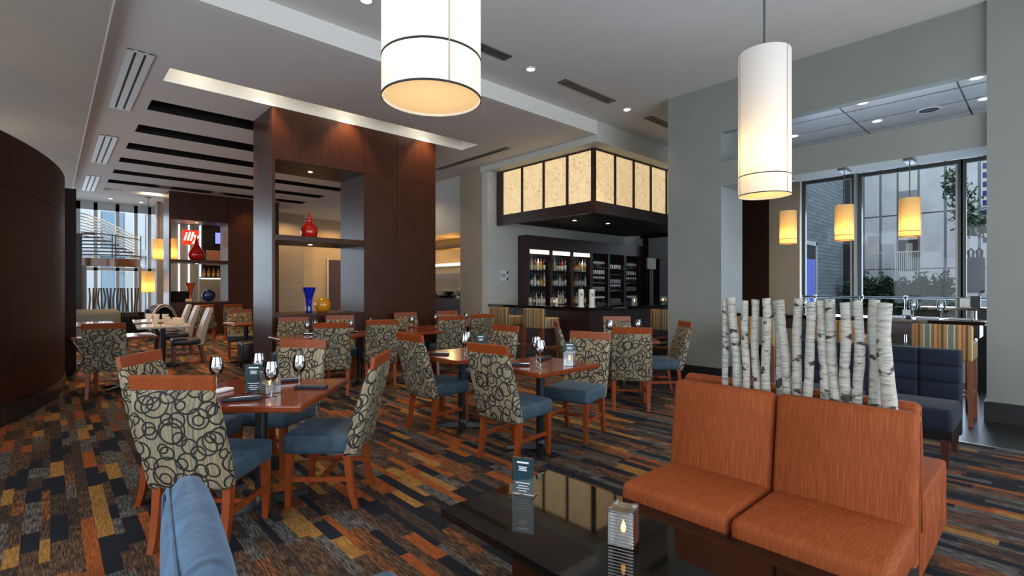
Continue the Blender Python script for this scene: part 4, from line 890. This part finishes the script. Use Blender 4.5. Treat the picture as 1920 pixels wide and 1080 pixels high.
def tufted(x, y, label):
    t = thing('tufted_chair', label, 'chair', (x, y, 0), 0, 'navy tufted chairs'); h = .29
    bx('back_shell', 'velvet_navy', (.0, .07, -h, h, .14, .885), t, bev=.02)
    for i in range(2):
        for j in range(3): MB().rbox(-.05, .01, -h+i*h+.002, -h+i*h+h-.002, .445+j*.147, .445+j*.147+.145, b=.024, seg=3).build('back_cushion', 'velvet_navy', t, ang=80)
    MB().rbox(-.56, .0, -h, h, .27, .455, b=.035, seg=3).build('seat', 'velvet_navy', t, ang=80); bx('apron', 'bar_dark', (-.54, .05, -h+.01, h-.01, .20, .28), t)
    for a in (-.52, .03):
        for s in (-1, 1): MB().bar((a, s*(h-.05), .21), (a, s*(h-.05), 0), .06, w1=.04).build('leg', 'door_wood', t)
tufted(5.76, .82, 'navy velvet tufted chair right of the last birch trunk'); tufted(5.76, 1.50, 'navy velvet tufted chair behind the middle birch trunks')
# striped stools
sp_ = []
def stool(x, y, head, label, w=.50):
    if sp_: t = copy_tree(sp_[0])
    else:
        t = thing('bar_stool', label, 'stool'); sp_.append(t); h = .25
        MB().rbox(-h, h, -.035, .045, .66, 1.035, b=.025, seg=3, uvbox=True).build('backrest', 'stripe_fabric', t, ang=60)
        MB().rbox(-h, h, .04, .46, .66, .86, b=.03, seg=3, uvbox=True).build('seat', 'stripe_fabric', t, ang=60)
        for s in (-1, 1):
            MB().bar((s*(h-.03), .0, .67), (s*(h-.02), -.03, 0), .045, w1=.034).build('leg', 'stool_wood', t); MB().bar((s*(h-.03), .42, .67), (s*(h-.02), .43, 0), .042, w1=.034).build('leg', 'stool_wood', t)
            bx('stretcher', 'stool_wood', (s*(h-.025)-.012, s*(h-.025)+.012, -.01, .43, .30, .33), t)
        bx('stretcher', 'stool_wood', (-h+.03, h-.03, .41, .435, .22, .25), t); bx('stretcher', 'stool_wood', (-h+.03, h-.03, -.03, -.005, .34, .37), t)
    return place(t, (x, y, 0), R(head-90), label, 'striped stools')
stool(6.68, 6.62, 4, 'striped bar stool at the bar with its full back showing'); stool(6.68, 7.62, 4, 'striped bar stool at the bar, farther left behind the column edge'); stool(8.05, 4.75, -10, 'striped stool half hidden behind the grey column')
stool(6.93, .80, 0, 'green and brown striped stool at the window counter by the right column'); stool(6.93, 1.75, 0, 'striped stool at the window counter behind the right birch trunks'); stool(6.93, 2.7, 0, 'striped stool at the window counter behind the left birch trunks')
t = thing('window_counter', 'high black counter under the small amber pendants', 'counter', (7.45, .5, 0)); bx('counter_top', 'black_stone', (0, .62, .0, 2.86, 1.01, 1.05), t, bev=.004); bx('apron', 'bar_wood', (.10, .52, .05, 2.8, .86, 1.01), t)
for y in (.1, 1.4, 2.7): bx('leg', 'black_metal', (.26, .36, y, y+.08, 0, .86), t)
t = thing('drink_ledge', 'second dark ledge beyond the window counter close to the glass', 'counter', (9.2, -.4, 0)); bx('ledge_top', 'black_stone', (0, .35, 0, 1.7, 1.11, 1.15), t); bx('leg', 'black_metal', (.12, .22, 1.0, 1.1, 0, 1.11), t); bx('leg', 'black_metal', (.12, .22, .2, .3, 0, 1.11), t)
t = thing('chrome_rail', 'bright chrome rail running across the right-hand windows', 'rail', (9.75, 0, 0)); MB().tube([(0, -.5, 1.27), (0, 3.0, 1.27)], .018).build('rail', 'chrome', t)
for y in (.75, 1.55, 2.12, 2.8):
    MB().tube([(0, y, 0), (0, y, 1.27)], .016).build('post', 'chrome', t); MB().lathe([(0, -.035), (.03, -.02), (.038, 0), (.03, .02), (0, .035)], 12, (0, y, 1.27)).build('joint', 'chrome', t)
for y, l in ((1.16, 'wine glass on the window counter, left of two in front of the hedge'), (.90, 'wine glass on the window counter, right of two near the right column'), (2.35, 'wine glass on the window counter behind the middle trunks'), (1.75, 'wine glass on the window counter left of the last trunk')): wine(7.78, y, 1.0505, l, 1.05)
votive((7.72, 1.45, 1.0505), 'lit votive on the window counter beside the last birch trunk', .9)
for y, l in ((.72, 'white folded napkin on the window counter by the right column'), (1.02, 'white folded napkin on the window counter between the two glasses'), (1.33, 'white folded napkin on the window counter next to the lit votive')): napkin(7.7, y, 1.0505, R(80), l, 'napkin_white', True)
t = thing('caddy', 'small dark caddy with white cards on the window counter', 'caddy', (7.86, 1.02+.22, 1.0505)); bx('tray', 'bin_dark', (-.06, .06, -.05, .05, 0, .03), t); bx('card', 'card_white', (-.01, .0, -.04, .04, .03, .10), t)
t = thing('condiment_box', 'dark box with white packets on the far ledge by the right column', 'box', (9.35, .72, 1.151)); bx('box_body', 'bin_dark', (-.05, .05, -.05, .05, 0, .16), t); bx('packet', 'card_white', (-.05, .05, .06, .16, 0, .12), t)

# ================================================================== FAR LEFT SEATING
lc = []
def leather_chair(x, y, head, label):
    if lc: t = copy_tree(lc[0])
    else:
        t = thing('striped_chair', label, 'chair'); lc.append(t)
        for k, (a, b, m) in enumerate(((-.23, -.09, 'leather_light'), (-.088, -.02, 'leather_dark'), (-.018, .06, 'leather_light'), (.062, .12, 'leather_dark'), (.122, .23, 'leather_light'))):
            MB().loft([[(a, y_-th/2, z), (b, y_-th/2, z), (b, y_+th/2, z), (a, y_+th/2, z)] for z, y_, th in ((.36, .13, .09), (.55, .10, .09), (.8, .03, .08), (1.02, -.04, .06), (1.04, -.05, .04))]).build('back_strip', m, t, ang=50)
        MB().loft([[(-.225, y_-.02, z), (.225, y_-.02, z), (.225, y_, z), (-.225, y_, z)] for z, y_ in ((.34, .085), (.55, .055), (.8, -.01), (1.02, -.07))], uv=[[(0, z), (.45, z), (.47, z), (.92, z), (.94, z)] for z in (.34, .55, .8, 1.02)]).build('back_cover', 'ring_fabric', t)
        MB().rbox(-.235, .235, .12, .58, .36, .48, b=.03, seg=3).build('seat', 'leather_dark', t)
        for s in (-1, 1): MB().bar((s*.19, .12, .36), (s*.19, .05, 0), .05, w1=.04).build('leg', 'stool_wood', t); MB().bar((s*.19, .54, .36), (s*.19, .54, 0), .045, w1=.035).build('leg', 'stool_wood', t)
    return place(t, (x, y, 0), R(head-90), label, 'cream and black striped chairs')
leather_chair(2.22, 11.05, 176, 'striped leather chair at the nearer marble table, nearest of the row'); leather_chair(2.30, 12.6, 176, 'striped leather chair at the farther marble table'); leather_chair(2.34, 13.7, 176, 'striped leather chair at the back of the row by the farther divider')
t = thing('leather_stool', 'dark leather cube stool beside the near divider post', 'stool', (2.66, 9.72, 0)); MB().rbox(-.21, .21, -.2, .2, .12, .47, b=.05, seg=4).build('cushion', 'leather_dark', t, ang=80)
for a in (-.15, .15):
    for s in (-.15, .15): MB().bar((a, s, .13), (a, s, 0), .04, w1=.03).build('leg', 'black_metal', t)
t = thing('tray_stand', 'folding stand holding a red-brown tray by the curved wall end', 'stand', (.40, 10.35, 0)); MB().rbox(-.17, .17, -.17, .17, .61, .645, b=.012).build('tray', 'ledge_wood', t)
for s in (-1, 1):
    for yy in (-.13, .13): MB().tube([(s*.15, yy+.02*s, 0), (-s*.15, yy+.02*s, .61)], .011, 8).build('leg', 'steel', t)
t = thing('sofa', 'rounded grey-green sofa back by the far glazing', 'sofa', (.55, 15.6, 0)); MB().rbox(-.7, .7, -.45, -.15, .1, .92, b=.14, seg=5).build('backrest', 'sofa_grey', t, ang=80); MB().rbox(-.7, .7, -.16, .5, .12, .45, b=.07, seg=3).build('seat', 'sofa_grey', t, ang=80)
for a in (-.6, .55):
    for s in (-.35, .4): bx('leg', 'black_metal', (a, a+.05, s, s+.05, 0, .13), t)
t = thing('wing_chair', 'high curved black chair with white rim by the far glazing', 'chair', (2.22, 16.6, 0), R(20)); t.scale = (.8, .8, .85)
lp = []
for k in range(11):
    a = math.pi*k/10; lp.append([(-.45*math.cos(a), y_, .35+.80*math.sin(a)) for y_ in (-.25, .25)]+[(-.40*math.cos(a), y_, .35+.74*math.sin(a)) for y_ in (.25, -.25)])
MB().loft(lp).build('shell', 'leather_dark', t); MB().loft([[(p[0]*f_, p[1], .35+(p[2]-.35)*f_) for p, f_ in ((l[0], 1.02), (Vector((l[0][0], -.20, l[0][2])), 1.02), (Vector((l[0][0], -.20, l[0][2])), .90), (l[0], .90))] for l in lp]).build('rim', 'white_paint', t); MB().loft([[(.39*math.cos(math.pi*k/10), .1, .35+.73*math.sin(math.pi*k/10)) for k in range(11)], [(.39*math.cos(math.pi*k/10), .24, .35+.73*math.sin(math.pi*k/10)) for k in range(11)]], closed=False, cap=False).build('inner_lining', 'leather_dark', t)
bx('back_cushion', 'leather_dark', (-.40, .40, .12, .24, .30, 1.0), t, bev=.05); bx('seat', 'leather_dark', (-.40, .40, -.3, .2, .2, .42), t, bev=.05); bx('base', 'black_metal', (-.3, .3, -.2, .15, 0, .2), t)
t = thing('window_bench', 'dark banquette carrying the far row of birch trunks', 'bench', (1.3, 17.9, 0)); bx('seat_box', 'bar_dark', (-.75, .75, -.2, .3, 0, .62), t); bx('back_rail', 'bar_dark', (-.7, .75, .08, .14, .62, .72), t)
for k in range(17):
    f = k/16; pts = [(0, 0, 0), (.02*math.sin(k*2.3), .01, .25), (.02*math.sin(k*1.3+1), .0, .5), (.03*math.sin(k*.9), 0, .80)]
    tag(MB().tube(pts, [.022, .02, .02, .018], 8).build('birch_trunk', 'bark', loc=(.78+f*1.05, 17.78, .621)), 'slim silhouette-dark trunk standing in the far screen before the glazing', 'trunk', 'far screen of trunks')  # dark bark colour paints in the backlit silhouette of the birches
# spiral stair behind the far seating
st = thing('spiral_stair', 'curved stair with silver rails before the far glazing', 'stair', (.69, 19.7, 0))
def sarc(f, z): return (1.45*f, .0+.35*math.sin(math.pi*(f*.9+.05)), z)
q = MB(); q.loft([[(sarc(k/10, 0)[0], .35-sarc(k/10, 0)[1]+o_, z) for o_, z in ((0, 2.08), (.12, 2.08), (.12, 2.34), (0, 2.34))] for k in range(11)]); q.build('fascia', 'fascia_wood', st)
for k in range(7):
    e = 1.0-k*.13; z = 2.42+k*.105; q = MB(); q.loft([[(sarc(e*i/8, 0)[0], .33-sarc(e*i/8, 0)[1]+o_, z+dz) for o_, dz in ((0, 0), (.3, 0), (.3, .035), (0, .035))] for i in range(9)]); q.build('tread', 'bin_dark', st)
for k in range(8): MB().tube([(sarc(i/10, 0)[0], .55+.5*math.sin(math.pi*i/20), 3.72-.095*k-.62*(i/10)**1.4) for i in range(11)], .020, 6).build('rail', 'white_metal', st)
MB().tube([(sarc(i/10, 0)[0], .30-sarc(i/10, 0)[1], 3.12-.16*(i/10)) for i in range(11)], .016, 6).build('hand_rail', 'bin_dark', st)
for x in (.0, .72, .80, 1.43): MB().tube([(x, .05, 2.3), (x, .05, 3.08)], .014, 6).build('baluster', 'frame_grey', st)
bx('stringer_post', 'bin_dark', (-.12, .0, 0, .12, .0, 3.05), st); bx('stringer_post', 'tan_panel', (.0, .12, .1, .2, 0, 2.1), st); bx('stringer_post', 'tan_panel', (1.38, 1.46, .1, .2, 0, 2.1), st)
for k in (0, 1, 2): bx('landing', 'white_metal', (.3+k*.45, .7+k*.45, .9, 1.1, 2.9-k*.25, 2.96-k*.25), st)
